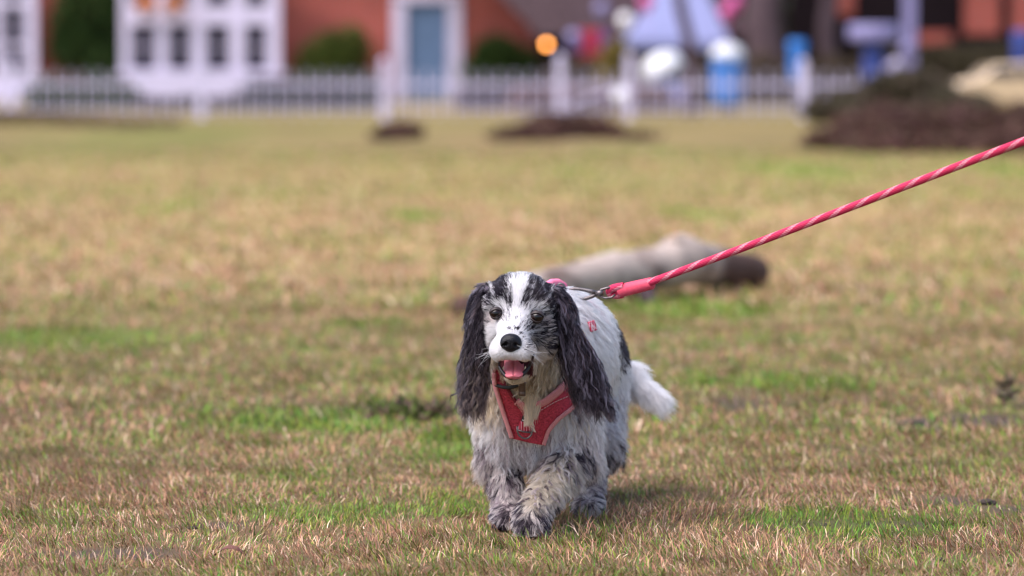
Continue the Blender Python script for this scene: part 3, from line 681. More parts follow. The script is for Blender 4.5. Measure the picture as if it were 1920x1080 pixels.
# head
el(W(975, 577, 6.390), (.0575, .068, .053), .025, SKULL, (0, 5, 0))
el(W(934, 568, 6.350), (.019, .015, .011), .015, SKULL); el(W(1004, 575, 6.348), (.020, .015, .011), .015, SKULL)
el(W(938, 622, 6.375), (.024, .036, .032), .025, CHEEK); el(W(1008, 632, 6.375), (.030, .036, .034), .025, CHEEK)
rc(W(969, 606, 6.340), W(960, 640, 6.272), .030, .0215, .018, MUZ)
el(W(941, 656, 6.280), (.0180, .030, .0190), .012, MUZ, (0, -8, 0)); el(W(980, 658, 6.278), (.0190, .032, .0195), .012, MUZ, (0, 10, 0))
el(W(961, 652, 6.262), (.016, .016, .015), .01, MUZ)
rc(W(972, 682, 6.360), W(964, 700, 6.300), .030, .0165, .015, JAW)
el(W(961.5, 686, 6.270), (.0188, .050, .0130), .004, JAW, (14, 3, 0), cut=True)
el(W(929, 589, 6.318), (.0105, .012, .0085), .006, SKULL, cut=True); el(W(1007, 596, 6.316), (.0105, .012, .0085), .006, SKULL, cut=True)
# ears
el(W(902, 566, 6.388), (.014, .013, .032), .016, EARL, (0, 16, 0))
el(W(897, 648, 6.372), (.0165, .0085, .066), .016, EARL, (0, 7, 0))
el(W(1048, 572, 6.390), (.018, .014, .032), .016, EARR, (0, -24, 0))
el(W(1078, 656, 6.378), (.0190, .0085, .074), .016, EARR, (0, -28, 0))

GRD = np.gradient(FLD, HSTEP)
def fld(p):
    q = (p-BMIN)/HSTEP; q = np.clip(q, 0, NG-1.001); i = q.astype(int); f = q-i
    out = 0
    for a in (0, 1):
        for b in (0, 1):
            for c in (0, 1):
                w = (f[..., 0] if a else 1-f[..., 0])*(f[..., 1] if b else 1-f[..., 1])*(f[..., 2] if c else 1-f[..., 2])
                out = out+w*FLD[i[..., 0]+a, i[..., 1]+b, i[..., 2]+c]
    return out
def near_idx(p):
    i = np.clip(np.rint((p-BMIN)/HSTEP).astype(int), 0, NG-1); return i[..., 0], i[..., 1], i[..., 2]
def fgrad(p):
    i = near_idx(p); return nrm(np.stack([GRD[0][i], GRD[1][i], GRD[2][i]], -1))
def hit(px, py, off=0.0, d0=6.18, d1=7.15):
    """march from the camera through pixel(s) to the body's iso-surface at distance off"""
    px = np.atleast_1d(np.asarray(px, float)); py = np.atleast_1d(np.asarray(py, float)); d = np.full(px.shape, d0)
    def P(d): a = (px-960)/FPX; b = (540-py)/FPX; ry = cP+b*sP; s = d/ry; return np.stack([a*s, d, CAM_H+(-sP+b*cP)*s], -1)
    for _ in range(160):
        v = fld(P(d))-off; d = np.where(v > .0002, np.minimum(d+np.clip(v, .0004, .02)*.8, d1), d)
    return P(d)

def surface_nets(f, origin, h):
    s = f < 0; c = [(a, b, e) for a in (0, 1) for b in (0, 1) for e in (0, 1)]; n = np.array(f.shape)
    def cs(o): return tuple(slice(o[i], n[i]-1+o[i]) for i in range(3))
    cnt = sum(s[cs(o)].astype(np.int8) for o in c); idx = np.argwhere((cnt > 0) & (cnt < 8))
    vals = {o: f[idx[:, 0]+o[0], idx[:, 1]+o[1], idx[:, 2]+o[2]] for o in c}
    acc = np.zeros((len(idx), 3)); num = np.zeros(len(idx))
    for o in c:
        for ax in range(3):
            if o[ax] == 0:
                o2 = list(o); o2[ax] = 1; o2 = tuple(o2); fa, fb = vals[o], vals[o2]; m = (fa < 0) != (fb < 0)
                t = np.where(m, fa/np.where(m, fa-fb, 1), 0); pos = np.array(o, float)+np.zeros((len(idx), 3)); pos[:, ax] += t
                acc[m] += pos[m]; num[m] += 1
    V = origin+h*(idx+acc/num[:, None]); vid = np.full(n-1, -1, np.int64); vid[tuple(idx.T)] = np.arange(len(idx)); Q = []
    for ax in range(3):
        u, v = (ax+1) % 3, (ax+2) % 3
        a = [slice(None)]*3; b = [slice(None)]*3; a[ax] = slice(0, n[ax]-1); b[ax] = slice(1, n[ax])
        m = s[tuple(a)] != s[tuple(b)]; e = np.argwhere(m); e = e[(e[:, u] > 0) & (e[:, v] > 0) & (e[:, u] < n[u]-1) & (e[:, v] < n[v]-1)]
        flip = s[tuple(e.T)]
        def cell(du, dv): w = e.copy(); w[:, u] -= du; w[:, v] -= dv; return vid[tuple(w.T)]
        q = np.stack([cell(1, 1), cell(0, 1), cell(0, 0), cell(1, 0)], 1); q[~flip] = q[~flip][:, ::-1]; Q.append(q)
    Q = np.concatenate(Q); Q = Q[(Q >= 0).all(1)]
    return V, Q
BV, BQ = surface_nets(FLD, BMIN, HSTEP)

# ------------------------------------------------------------------ coat colour: markings as a function of place on the body
WHITE = np.array([.90, .88, .90]); CREAM = np.array([.60, .50, .38]); BLACK = np.array([.009, .007, .010]); GREY = np.array([.22, .21, .25])
DIRTY = np.array([.40, .34, .34]); TANC = np.array([.40, .29, .18])
def ell(px, py, cx_, cy_, rx, ry, soft=.35, ang=0):
    a = R(ang); dx, dy = px-cx_, py-cy_; u = (dx*math.cos(a)+dy*math.sin(a))/rx; v = (-dx*math.sin(a)+dy*math.cos(a))/ry
    return 1-sstep(1-soft, 1+soft, np.sqrt(u*u+v*v))
def coat(p, reg, r):
    """colour per point; r = random per strand in 0..1"""
    px, py = project(p); n = len(p); col = np.zeros((n, 3))
    ns = fbm(p*38, 201, 3); nf = vnoise(p*260, 205); nl = fbm(p*14, 207, 3)
    jit = (nf-.5)*10
    # torso
    t = WHITE*(.82+.22*r[:, None])
    dk = np.maximum(sstep(6.90, 6.94, p[:, 1]+(ns-.5)*.05)*sstep(.24, .29, p[:, 2]+(ns-.5)*.06)*(1-sstep(7.03, 7.06, p[:, 1])), 0)
    dk = np.maximum(dk, ell(px, py, 1160, 600, 22, 70)*sstep(6.7, 6.76, p[:, 1]))
    dk = np.maximum(dk, ell(px, py, 1128, 552, 16, 12)*.7)
    dk = np.maximum(dk, sstep(.60, .66, fbm(p*22, 221, 2))*.5*sstep(6.85, 6.95, p[:, 1]))
    t = np.where((r < dk)[:, None], BLACK*1.6, t); col[:] = t
    # neck / chest
    c = CREAM*(.8+.4*r[:, None]); wmix = np.clip(sstep(735, 800, py)+sstep(1060, 1110, px)+sstep(6.56, 6.62, p[:, 1]), 0, 1)[:, None]
    c = c*(1-wmix)+WHITE*.93*wmix
    rc_ = ((r*9.13) % 1); gm = sstep(790, 830, py)*.38+.08; c = np.where((rc_ < gm)[:, None], np.array([.40, .33, .37])*(.6+.6*r[:, None]), c)
    br = sstep(.50, .62, ns)*(1-wmix[:, 0])*(px > 990); c = np.where((r < br*.6)[:, None], TANC*.7, c)
    m = reg == CHEST; col[m] = c[m]
    # legs
    low = sstep(.30, .08, p[:, 2])[:, None]
    lg = WHITE*.92*(1-low)+np.array([.64, .56, .54])*low; lg = lg*(.75+.5*r[:, None]); rq = ((r*5.77) % 1)[:, None]; dl = low*np.clip(.10+1.3*(nl[:, None]-.38), 0, .7); lg = np.where(rq < dl*.5, np.array([.13, .095, .11])*(.5+.8*r[:, None]), np.where(rq < dl, np.array([.36, .29, .32])*(.7+.6*r[:, None]), lg))
    frontal = sstep(.42, .55, nl)[:, None]; fore = ell(px, py, 1030, 905, 26, 66, .4, 42)[:, None]*(p[:, 1] < 6.56)[:, None]; lg = lg*(1-.7*fore)+np.array([.68, .58, .43])*(.8+.3*r[:, None])*.7*fore
    sp = np.maximum(sstep(.64, .70, ns)*.8*low[:, 0], np.where(reg == PAW, .42, 0))
    for (cx_, cy_, rx, ry, a) in [(1060, 876, 8, 13, 0), (1045, 845, 20, 6, 25), (1092, 855, 22, 12, 40), (1000, 975, 26, 22, 0), (980, 985, 14, 18, 0), (1030, 960, 10, 16, 0), (948, 890, 7, 16, 0), (970, 900, 5, 10, 0), (928, 905, 6, 24, -15), (975, 950, 10, 14, 0), (955, 985, 14, 18, 0), (1045, 945, 9, 9, 0), (1122, 955, 16, 26, -30), (1100, 975, 12, 8, 0), (1150, 850, 14, 40, 0), (918, 802, 9, 18, 20)]:
        sp = np.maximum(sp, .62*ell(px+jit, py+jit, cx_, cy_, rx, ry, .4, a)*sstep(.35, .5, ns+.1))
    lg = np.where((r < sp)[:, None], np.array([.03, .022, .03]), lg)
    m = (reg == FLEG) | (reg == HLEG) | (reg == PAW); col[m] = lg[m]
    # tail
    m = reg == TAIL; col[m] = (WHITE*(.9+.15*r[:, None]))[m]
    # head
    D = np.zeros(n)
    for (cx_, cy_, rx, ry, s, a) in [(930, 548, 36, 26, .80, -25), (1018, 556, 42, 36, .93, 20), (1043, 606, 22, 50, 1., 0), (903, 604, 16, 64, .98, 0), (975, 515, 50, 14, .8, 0), (1010, 622, 20, 20, .72, 0), (1026, 640, 12, 20, .8, 0), (994, 585, 8, 14, .6, 0), (990, 602, 8, 10, .45, 0), (954, 582, 7, 18, .35, 0), (948, 600, 6, 8, .3, 0)]:
        D = np.maximum(D, s*ell(px, py, cx_, cy_, rx, ry, .3, a))
    D = np.maximum(D, .88*(1-sstep(576, 592, py+np.abs(px-968)*.12)))
    hw = np.interp(py, [510, 522, 535, 548, 562, 578, 592], [4, 10, 13.5, 10, 6.5, 5, 10]); xc = np.interp(py, [515, 545, 600], [974, 971, 965])
    bl = (1-sstep(.6, 1.45, np.abs(px-xc)/hw))*np.interp(py, [508, 528], [.45, 1]); D = D*(1-.95*bl)
    for (cx_, cy_, rx, ry, s, a) in [(933, 576, 17, 6, .72, -12), (948, 582, 9, 8, .45, 0), (1004, 580, 19, 6.5, .74, 12), (987, 582, 9, 8, .45, 0)]:
        D = D*(1-s*ell(px, py, cx_, cy_, rx, ry, .4, a))
    for (cx_, cy_, rx, ry, s) in [(949, 590, 8, 15, .42), (911, 584, 10, 22, .85), (920, 604, 8, 8, .35), (975, 625, 20, 14, .10), (1004, 612, 26, 14, .72), (962, 590, 14, 12, .16), (955, 618, 4, 2.5, .9), (969, 618, 5, 3, .9), (961, 622, 2.5, 2, .8), (979, 634, 2.5, 3, .55), (981, 650, 2, 2, .3), (974, 626, 3, 2, .6), (948, 596, 4, 4, .35), (965, 600, 4, 3, .4), (938, 628, 3, 2, .4), (992, 640, 8, 9, .55), (990, 652, 8, 6, .25), (998, 628, 10, 8, .6)]:
        D = np.maximum(D, s*ell(px, py, cx_, cy_, rx, ry, .5))
    strk = vnoise(np.stack([np.arctan2(py-643, px-958)*34, np.hypot(px-958, py-643)*.03, 0*px], 1), 233)
    D = np.clip(D+(strk-.5)*.9*(D > .15)*(D < .95), 0, 1)
    h = WHITE*(.74+.24*r[:, None]); low_ch = ell(px, py, 1018, 655, 26, 26, .5); h = h*(1-.6*low_ch[:, None])+TANC*1.2*.6*low_ch[:, None]
    ey = np.maximum(ell(px, py, 927, 597, 16, 13, .5), ell(px, py, 1012, 604, 18, 12, .5))[:, None]*.45; h = h*(1-ey)+np.array([.42, .27, .24])*ey
    h = np.where((r < D)[:, None], np.where((nf > .75)[:, None], GREY*.8, BLACK*(1.+1.2*nf[:, None])), h)
    m = (reg == SKULL) | (reg == MUZ) | (reg == CHEEK); col[m] = h[m]
    j = CREAM*(.75+.4*r[:, None]); m = reg == JAW; col[m] = j[m]
    m = m & (py < 703) & (px > 934) & (px < 998) & (p[:, 1] > 6.245) & (py > 668); col[m] = np.array([.05, .008, .010])
    # ears
    e = BLACK*(1.0+1.4*r[:, None]); rr2 = (r*7.31) % 1
    e = np.where((rr2 < .26)[:, None], np.array([.13, .11, .14])*(.3+1.*r[:, None]), e)
    m = reg == EARR; col[m] = e[m]
    bl = (sstep(640, 760, py)*.45+sstep(890, 862, px)*.3)*sstep(590, 640, py)
    eL = np.where((rr2 < bl+.12)[:, None], np.array([.17, .12, .125])*(.3+1.*r[:, None]), e*1.0); m = reg == EARL; col[m] = eL[m]
    return col
vreg = REG[near_idx(BV)]
vr = rng.random(len(BV)); vc = coat(BV, vreg, .25+.5*vr)
dog = empty('dog', (.03, 6.6, 0), 'black and white spaniel trotting towards the viewer on a pink lead', 'dog')
skin_m = attr_mat('coat_underlayer', .85, .1)
mesh_np('body', BV, BQ, skin_m, dog, True, vc*.8)

# ------------------------------------------------------------------ fur strands
FV = BV; tri = np.concatenate([BQ[:, [0, 1, 2]], BQ[:, [0, 2, 3]]]); TA, TB, TC = FV[tri[:, 0]], FV[tri[:, 1]], FV[tri[:, 2]]
tcr = np.cross(TB-TA, TC-TA); tarea = np.linalg.norm(tcr, axis=1)/2; tcent = (TA+TB+TC)/3; treg = REG[near_idx(tcent)]
tn = fgrad(tcent); twn = np.where(tn[:, 1] > .35, .35, 1.0)          # fewer hairs on the side turned away
def scatter(mask, dens, seed):
    r = np.random.default_rng(seed); w = tarea*twn*mask; n = int(w.sum()*dens)
    ti = r.choice(len(w), n, p=w/w.sum()); a, b = r.random(n), r.random(n); s = a+b > 1; a[s], b[s] = 1-a[s], 1-b[s]
    p = TA[ti]+(TB-TA)[ti]*a[:, None]+(TC-TA)[ti]*b[:, None]
    return p, tn[ti], treg[ti], r
EYES = [W(930, 588, 6.3165), W(1007, 595, 6.3145)]
NOSE = W(958, 643, 6.245)
def grow(p, n, flow, L, lift, K, grav=0., wave=0., wfreq=60., phase=None, clear=.0012, seed=0, waved=None):
    r = np.random.default_rng(seed); N = len(p); P = np.zeros((N, K, 3)); P[:, 0] = p-n*.0008
    d = nrm(flow-n*(flow*n).sum(1, keepdims=True)); d = nrm(d*np.cos(lift)[:, None]+n*np.sin(lift)[:, None]); q = P[:, 0].copy()
    st = (L/(K-1))[:, None]; sidev = nrm(np.cross(d, n)); ph = r.random(N)*6.28 if phase is None else phase
    for k_ in range(1, K):
        d = nrm(d+np.array([0, 0, -1.])*(grav*st*30)); q = q+d*st
        v = fld(q); c = np.minimum(clear+.0015*k_/(K-1), .02); push = np.maximum(c-v, 0); q = q+fgrad(q)*push[:, None]
        t = k_/(K-1); w_ = wave*t**.8*np.sin(ph+wfreq*(L*t)) if np.ndim(wave) else wave*t**.8*np.sin(ph+wfreq*L*t)
        P[:, k_] = q+sidev*np.asarray(w_)[:, None]+n*(np.asarray(w_)*.5*np.cos(ph*1.7))[:, None]
    P[:, 1:, 2] = np.maximum(P[:, 1:, 2], .003)
    return P
def clumped(P, ratio, amount, power=1.2, seed=0):
    N = len(P); r = np.random.default_rng(seed); g = r.choice(N, max(2, N//ratio), replace=False)
    kd = kdtree.KDTree(len(g))
    for i, gi in enumerate(g): kd.insert(Vector(P[gi, 0]), i)
    kd.balance(); near_ = np.array([kd.find(Vector(x))[1] for x in P[:, 0]]); gi = g[near_]
    K = P.shape[1]; t = (np.linspace(0, 1, K)**power)[None, :, None]; am = (amount*(.55+.6*r.random(N)))[:, None, None]
    return P*(1-t*am)+P[gi]*t*am, gi
def hair(name, P, col, r0, r1, parent, tipcol=None):
    N, K, _ = P.shape; cu = bpy.data.hair_curves.new(name); cu.add_curves([K]*N)
    off = np.array(parent.location, np.float32); 
    cu.attributes['position'].data.foreach_set('vector', (P.reshape(-1, 3)-off).astype(np.float32).ravel())
    rad = np.linspace(1, 0, K)[None, :]**.7*(np.asarray(r0)-r1)+r1; rad = np.broadcast_to(rad, (N, K)).astype(np.float32)
    ra = cu.attributes.get('radius') or cu.attributes.new('radius', 'FLOAT', 'POINT'); ra.data.foreach_set('value', np.ascontiguousarray(rad).ravel())
    c = np.ones((N, K, 4), np.float32); tc = col if tipcol is None else tipcol; t = np.linspace(0, 1, K)[None, :, None]
    c[:, :, :3] = col[:, None]*(1-t)+tc[:, None]*t
    ca = cu.attributes.new('fcol', 'FLOAT_COLOR', 'POINT'); ca.data.foreach_set('color', c.ravel())
    cu.materials.append(fur_m); o = bpy.data.objects.new(name, cu); C.objects.link(o); o.parent = parent
    return o
# harness outline (pixels on the chest) is needed to flatten the coat under it
HARN = [(924, 684), (936, 690), (944, 716), (958, 742), (974, 764), (996, 768), (1024, 752), (1048, 732), (1063, 712), (1078, 722), (1092, 742), (1074, 766), (1048, 786), (1028, 808), (1018, 835), (992, 830), (958, 822), (948, 790), (934, 748), (924, 710)]
def inpoly(px, py, poly):
    c = np.zeros(len(px), bool); n = len(poly)
    for i in range(n):
        x1_, y1_ = poly[i]; x2_, y2_ = poly[(i+1) % n]
        m = ((y1_ > py) != (y2_ > py)) & (px < (x2_-x1_)*(py-y1_)/((y2_-y1_) or 1e-9)+x1_); c ^= m
    return c
def under_harness(p):
    px, py = project(p); return inpoly(px, py, HARN) & (p[:, 1] < 6.62)
def eye_fade(p):
    d = np.min([np.linalg.norm((p-e)*np.array([1, .5, 1.35]), axis=1) for e in EYES], 0); return d

def zwave(P, L, amp, lam, s_, ref=.035):
    N, K, _ = P.shape; t = np.linspace(0, 1, K)[None, :]; ph = vnoise(np.stack([P[:, 0, 0]*230, P[:, 0, 1]*120, P[:, 0, 2]*45], 1), s_)*14; lm = lam*(.75+.6*vnoise(P[:, 0]*90, s_+3))
    w = np.sin(2*math.pi*P[:, :, 2]/lm[:, None]+ph[:, None])*amp*t**.7*np.clip(L/ref, .2, 1.6)[:, None]
    P = P.copy(); P[:, :, 0] += w; P[:, :, 1] += w*.35*np.cos(ph)[:, None]; return P
# --- head
isH = np.isin(treg, [SKULL, MUZ, CHEEK])
p, n, rg, r = scatter(isH & (tn[:, 1] < .6), 1.9e6, 1)
px, py = project(p); ed = eye_fade(p); nd = np.linalg.norm(p-NOSE, axis=1)
inm = (py > 672) & (px > 936) & (px < 992) & (p[:, 1] > 6.25)
k = (ed > .0095) & (nd > .0165) & ~inm; p, n, rg, ed, nd, px, py = p[k], n[k], rg[k], ed[k], nd[k], px[k], py[k]
rv = r.random(len(p)); flow = nrm(p-NOSE)+r.normal(0, .12, (len(p), 3))
flow[:, 0] += np.where(px > 968, .25, -.25)*sstep(590, 560, py)
L = .0045+.0085*sstep(.03, .09, nd); L *= (.7+.6*r.random(len(p))); L *= np.where(ed < .016, .5, 1); L += .004*(py > 600)*(px > 995)*r.random(len(p))+.006*(py < 530)*r.random(len(p))
P = grow(p, n, flow, L, .28+.25*r.random(len(p)), 5, .1, .0007*r.random(len(p)), 300, seed=2, clear=.0006)
P, gi = clumped(P, 14, .5, 1.5, 3)
rcol = np.where(r.random(len(p)) < .35, rv[gi], rv); c = coat(p, rg, rcol)
hair('head_fur', P, c, .00022, .00008, dog)
# --- jaw, throat, neck, chest
isC = np.isin(treg, [CHEST, JAW])
p, n, rg, r = scatter(isC, 4.0e5, 4); px, py = project(p)
inm = (py > 670) & (py < 704) & (px > 934) & (px < 994) & (p[:, 1] < 6.36); k = ~inm; p, n, rg, px, py = p[k], n[k], rg[k], px[k], py[k]
uh = under_harness(p); rv = r.random(len(p))
flow = np.array([0, .05, -1.])+r.normal(0, .12, (len(p), 3)); flow[:, 0] += (px-985)/260
L = (.022+.022*r.random(len(p)))*np.where(p[:, 1] < 6.36, .45, 1); L = np.where(uh, .004, L); L = np.where((py > 690) & (py < 730) & ~uh & (p[:, 1] < 6.5), L*.9, L)
L *= np.where((rg == JAW), .3, 1)
for f_ in (.25, .5, .75, 1.0): 
    o_ = inpoly(px+(px-985)/260*L*900*f_, py+L*1100*f_, HARN) & (p[:, 1] < 6.62); L = np.where(o_ & ~uh, np.minimum(L, .006+.009*r.random(len(p))), L)
P = grow(p, n, flow, L, .16+.26*r.random(len(p)), 9, .35, np.where(uh, 0, .0030*r.random(len(p))), 210, seed=5)
P, gi = clumped(P, 22, .7, 1.4, 6)
P = zwave(P, L, .0034, .026, 421); c = coat(p, rg, np.where(r.random(len(p)) < .6, rv[gi], rv))
hair('chest_fur', P, c, .00022, .00008, dog, c*1.12)
# --- body
p, n, rg, r = scatter(treg == TORSO, 3.2e5, 7); rv = r.random(len(p)); px, py = project(p)
flow = np.array([.25, .55, -.75])+r.normal(0, .13, (len(p), 3)); flow[:, 0] += .5*n[:, 0]
L = .020+.022*r.random(len(p)); L *= np.where(p[:, 2] < .25, 1.3, 1)
P = grow(p, n, flow, L, .14+.32*r.random(len(p)), 7, .25, .0018*r.random(len(p)), 200, seed=8)
P, gi = clumped(P, 22, .78, 1.2, 9); P = zwave(P, L, .0012, .022, 311); c = coat(p, rg, np.where(r.random(len(p)) < .7, rv[gi], rv))
hair('body_fur', P, c, .00022, .00008, dog)
# --- legs with feathering
isL = np.isin(treg, [FLEG, HLEG, PAW])
p, n, rg, r = scatter(isL, 5.5e5, 10); uh = under_harness(p); k = ~uh; p, n, rg = p[k], n[k], rg[k]; rv = r.random(len(p)); px, py = project(p)
flow = np.array([0, .35, -1.])+r.normal(0, .11, (len(p), 3)); flow[:, 0] += .15*n[:, 0]
fr = np.maximum(sstep(-.3, .6, n[:, 1]), .85*sstep(.25, .85, n[:, 0]*np.where(px > 1000, 1, -1))); up_ = sstep(.05, .14, p[:, 2])
L = np.where(rg == PAW, .016, .011+.036*(.25+.75*up_)*(.10+.90*fr)*(.4+r.random(len(p))))*(.7+.6*r.random(len(p)))
lift = np.where(rg == PAW, .25, .14+.26*r.random(len(p)))
P = grow(p, n, flow, L, lift, 8, .35, .0034*r.random(len(p))*(L/.03), 190, seed=11)
P, gi = clumped(P, 26, .7, 1.4, 12)
P = zwave(P, L, .0034, .026, 411); c = coat(p, rg, np.where(r.random(len(p)) < .85, rv[gi], rv))
hair('leg_fur', P, c, .00022, .00008, dog, c*1.05)
# --- ears: long wavy locks
for er, dirv, sd_, cpx in ((EARL, (-.10, -.05, -1.), 13, 893), (EARR, (.38, -.02, -1.), 16, 1077)):
    p, n, rg, r = scatter(treg == er, 1.6e6, sd_); px, py = project(p); rv = r.random(len(p))
    if er == EARR: flow = np.stack([np.interp(py, [540, 640, 740], [.75, .42, .62]), 0*px-.02, 0*px-1], 1)
    else: flow = np.stack([np.interp(py, [540, 600, 740], [-.25, -.12, -.16]), 0*px-.02, 0*px-1], 1)
    flow = flow+r.normal(0, .06, (len(p), 3)); flow[:, 0] += (px-np.interp(py, [540, 740], [cpx+(8 if er == EARL else -28), cpx-(0 if er == EARL else -30)]))/230
    t = sstep(545, 660, py)
    L = (.030+.058*t)*(.55+.7*r.random(len(p))); L = L*(1-.45*sstep(650, 740, py))*np.where(py < 565, .55, 1)*(.55+.75*r.random(len(p)))
    P = grow(p, n, flow, L, .10+.16*r.random(len(p)), 14, .30, .0022*(.4+.6*r.random(len(p)))*t, 150, seed=sd_+1, clear=.001)
    P, gi = clumped(P, 40, .74, 1.3, sd_+2)
    P = zwave(P, L, .0034, .027, sd_*7, .05)
    fly = r.random(len(p)) < .08; tl = np.linspace(0, 1, 14)[None, :]; P[fly] += (np.sin(tl*7+(rv*20)[fly][:, None])*tl*.010)[..., None]*nrm(r.normal(size=(int(fly.sum()), 3)))[:, None, :]
    c = coat(p, rg, np.where(r.random(len(p)) < .9, rv[gi], rv))
    hair('ear_fur', P, c, .00019, .00007, dog, c*1.7+.002)
# --- tail
p, n, rg, r = scatter(treg == TAIL, 6e5, 20); rv = r.random(len(p))
td = nrm(W(1232, 748, 7.02)-W(1150, 700, 7.06)); flow = td+np.array([.1, 0, -.35])+r.normal(0, .22, (len(p), 3))
L = .022+.030*r.random(len(p)); P = grow(p, n, flow, L, .25+.35*r.random(len(p)), 8, .2, .002*r.random(len(p)), 120, seed=21)
P, gi = clumped(P, 12, .6, 1.3, 22); hair('tail_fur', P, coat(p, rg, rv), .00022, .00008, dog)
# --- loose wavy locks lying over the undercoat
def locks(name, mask, nlock, nstr, Lf, flowf, colf, seed, amp=.003, lam=(.018, .034), lift=.22, spread=.0016, K=16, grav=.35, keep=None, r0=.00020):
    p, n, rg, r = scatter(mask, nlock/((tarea*twn*mask).sum()), seed); lift = lift if np.ndim(lift) == 0 else lift
    if keep is not None: k_ = keep(p, n); p, n, rg = p[k_], n[k_], rg[k_]
    N = len(p); px, py = project(p); L = Lf(p, n, px, py, r); flow = flowf(p, n, px, py)+r.normal(0, .10, (N, 3))
    lft = (lift(p) if callable(lift) else lift)*(.5+r.random(N)); P = grow(p, n, flow, L, lft, K, grav, 0*L, 10., seed=seed+1, clear=.004)
    t = np.linspace(0, 1, K); s_ = t[None, :]*L[:, None]; lm = lam[0]+(lam[1]-lam[0])*r.random(N); ph = r.random(N)*6.28
    side = nrm(np.cross(P[:, -1]-P[:, 0], n)); w = np.sin(2*math.pi*s_/lm[:, None]+ph[:, None])*amp*(.4+r.random(N))[:, None]*t[None, :]**.6
    P = P+w[..., None]*side[:, None, :]+(np.cos(2*math.pi*s_/lm[:, None]+ph[:, None])*amp*.35*t[None, :])[..., None]*n[:, None, :]
    c = colf(p, rg, r.random(N), r)
    o1 = r.normal(size=(N, nstr, 3))*spread; prof = (1.0-.75*t**1.3)[None, None, :, None]
    wob = r.normal(size=(N, nstr, 3))*spread*.9; ww = np.sin(t*5.)[None, None, :, None]*t[None, None, :, None]
    cut = (.75+.35*r.random((N, nstr)))[..., None]; ti = np.clip(t[None, None, :]*cut*(K-1), 0, K-1.001); i0 = ti.astype(int); f = (ti-i0)[..., None]
    ar = np.arange(N)[:, None, None]; Q = P[ar, i0]*(1-f)+P[ar, i0+1]*f if False else P[ar, i0]*(1-f)+P[ar, np.minimum(i0+1, K-1)]*f
    Q = Q+o1[:, :, None, :]*prof+wob[:, :, None, :]*ww; Q = Q.reshape(-1, K, 3); Q[:, :, 2] = np.maximum(Q[:, :, 2], .003)
    cc = (c[:, None, :]*(.8+.4*r.random((N, nstr, 1)))).reshape(-1, 3)
    return hair(name, Q, cc, r0, .00007, dog, np.clip(cc*1.15, 0, .95))
def pick(cols, w, r, N): return np.array(cols)[r.choice(len(cols), N, p=w)]
for er, sd_ in ((EARL, 501), (EARR, 511)):
    def ef(p, n, px, py, er=er):
        if er == EARR: x = np.interp(py, [540, 600, 680, 760], [.55, .32, .48, .95])
        else: x = np.interp(py, [540, 600, 680, 760], [-.25, -.12, -.18, -.42])
        return np.stack([x, 0*x-.05, 0*x-1], 1)
    def el_(p, n, px, py, r): return (.045+.050*r.random(len(p)))*np.interp(py, [530, 570, 620, 660, 740], [.25, .5, .9, 1.0, .75])
    def ec(p, rg, rv, r, er=er):
        N = len(p)
        if er == EARR: return pick([(.007, .005, .008), (.05, .04, .055), (.15, .13, .175), (.06, .035, .04)], [.38, .26, .22, .14], r, N)*(.7+.6*rv[:, None])
        px, py = project(p); low_ = sstep(600, 720, py)[:, None]; a = pick([(.007, .005, .008), (.045, .034, .042), (.11, .09, .11)], [.5, .3, .2], r, N); b = pick([(.02, .014, .016), (.10, .07, .07), (.22, .165, .16), (.32, .24, .19)], [.3, .3, .28, .12], r, N)
        return (a*(1-low_)+b*low_)*(.7+.6*rv[:, None])
    locks('ear_locks', treg == er, 520, 22, el_, ef, ec, sd_, amp=.0030, lam=(.020, .034), lift=lambda p: np.interp(project(p)[1], [550, 640], [.03, .16]), spread=.0013, grav=.25, keep=lambda p, n: project(p)[1] > 548)
def lf(p, n, px, py, r): return (.015+.027*r.random(len(p)))*(.45+.55*sstep(.04, .12, p[:, 2]))
def lfl(p, n, px, py): return np.stack([.12*n[:, 0], .25+0*px, -1+0*px], 1)
def lc(p, rg, rv, r):
    N = len(p); px, py = project(p); dk = sstep(.30, .10, p[:, 2]); base = coat(p, rg, rv); lowm = p[:, 2] < .15; a = np.where(lowm[:, None], pick([(.66, .59, .58), (.44, .36, .38), (.24, .18, .20), (.07, .05, .06)], [.28, .28, .26, .18], r, N), pick([(.76, .71, .72), (.52, .44, .47), (.28, .215, .25), (.64, .55, .44)], [.42, .26, .16, .16], r, N))
    m = (r.random(N) < .65)[:, None]; return np.where(m, a*(1-0*dk[:, None]), base)
locks('leg_locks', np.isin(treg, [FLEG, HLEG]), 1500, 18, lf, lfl, lc, 521, amp=.0032, lam=(.018, .032), lift=.20, spread=.0013, keep=lambda p, n: ~under_harness(p) & ((n[:, 1] > -.75) | (p[:, 2] > .16)))
def cf(p, n, px, py, r): 
    L = .026+.030*r.random(len(p))
    for f_ in (.3, .6, 1.0): L = np.where(inpoly(px, py+L*1100*f_, HARN), L*.4, L)
    return L
def cfl(p, n, px, py): return np.stack([(px-990)/300, .0*px, -1+0*px], 1)
def cc_(p, rg, rv, r):
    N = len(p); px, py = project(p); up = sstep(800, 740, py)[:, None]; a = pick([(.80, .77, .80), (.58, .51, .54), (.38, .31, .34)], [.55, .3, .15], r, N); b = pick([(.66, .55, .41), (.42, .32, .20), (.78, .70, .58), (.22, .155, .10)], [.4, .25, .22, .13], r, N)
    return a*(1-up)+b*up
locks('chest_locks', treg == CHEST, 900, 18, cf, cfl, cc_, 531, amp=.0034, lam=(.018, .030), lift=.22, spread=.0013, keep=lambda p, n: ~under_harness(p) & (p[:, 1] < 6.7))
def tf(p, n, px, py, r): return .020+.022*r.random(len(p))
def tfl(p, n, px, py): return np.stack([.3+.5*n[:, 0], .5+0*px, -.8+0*px], 1)
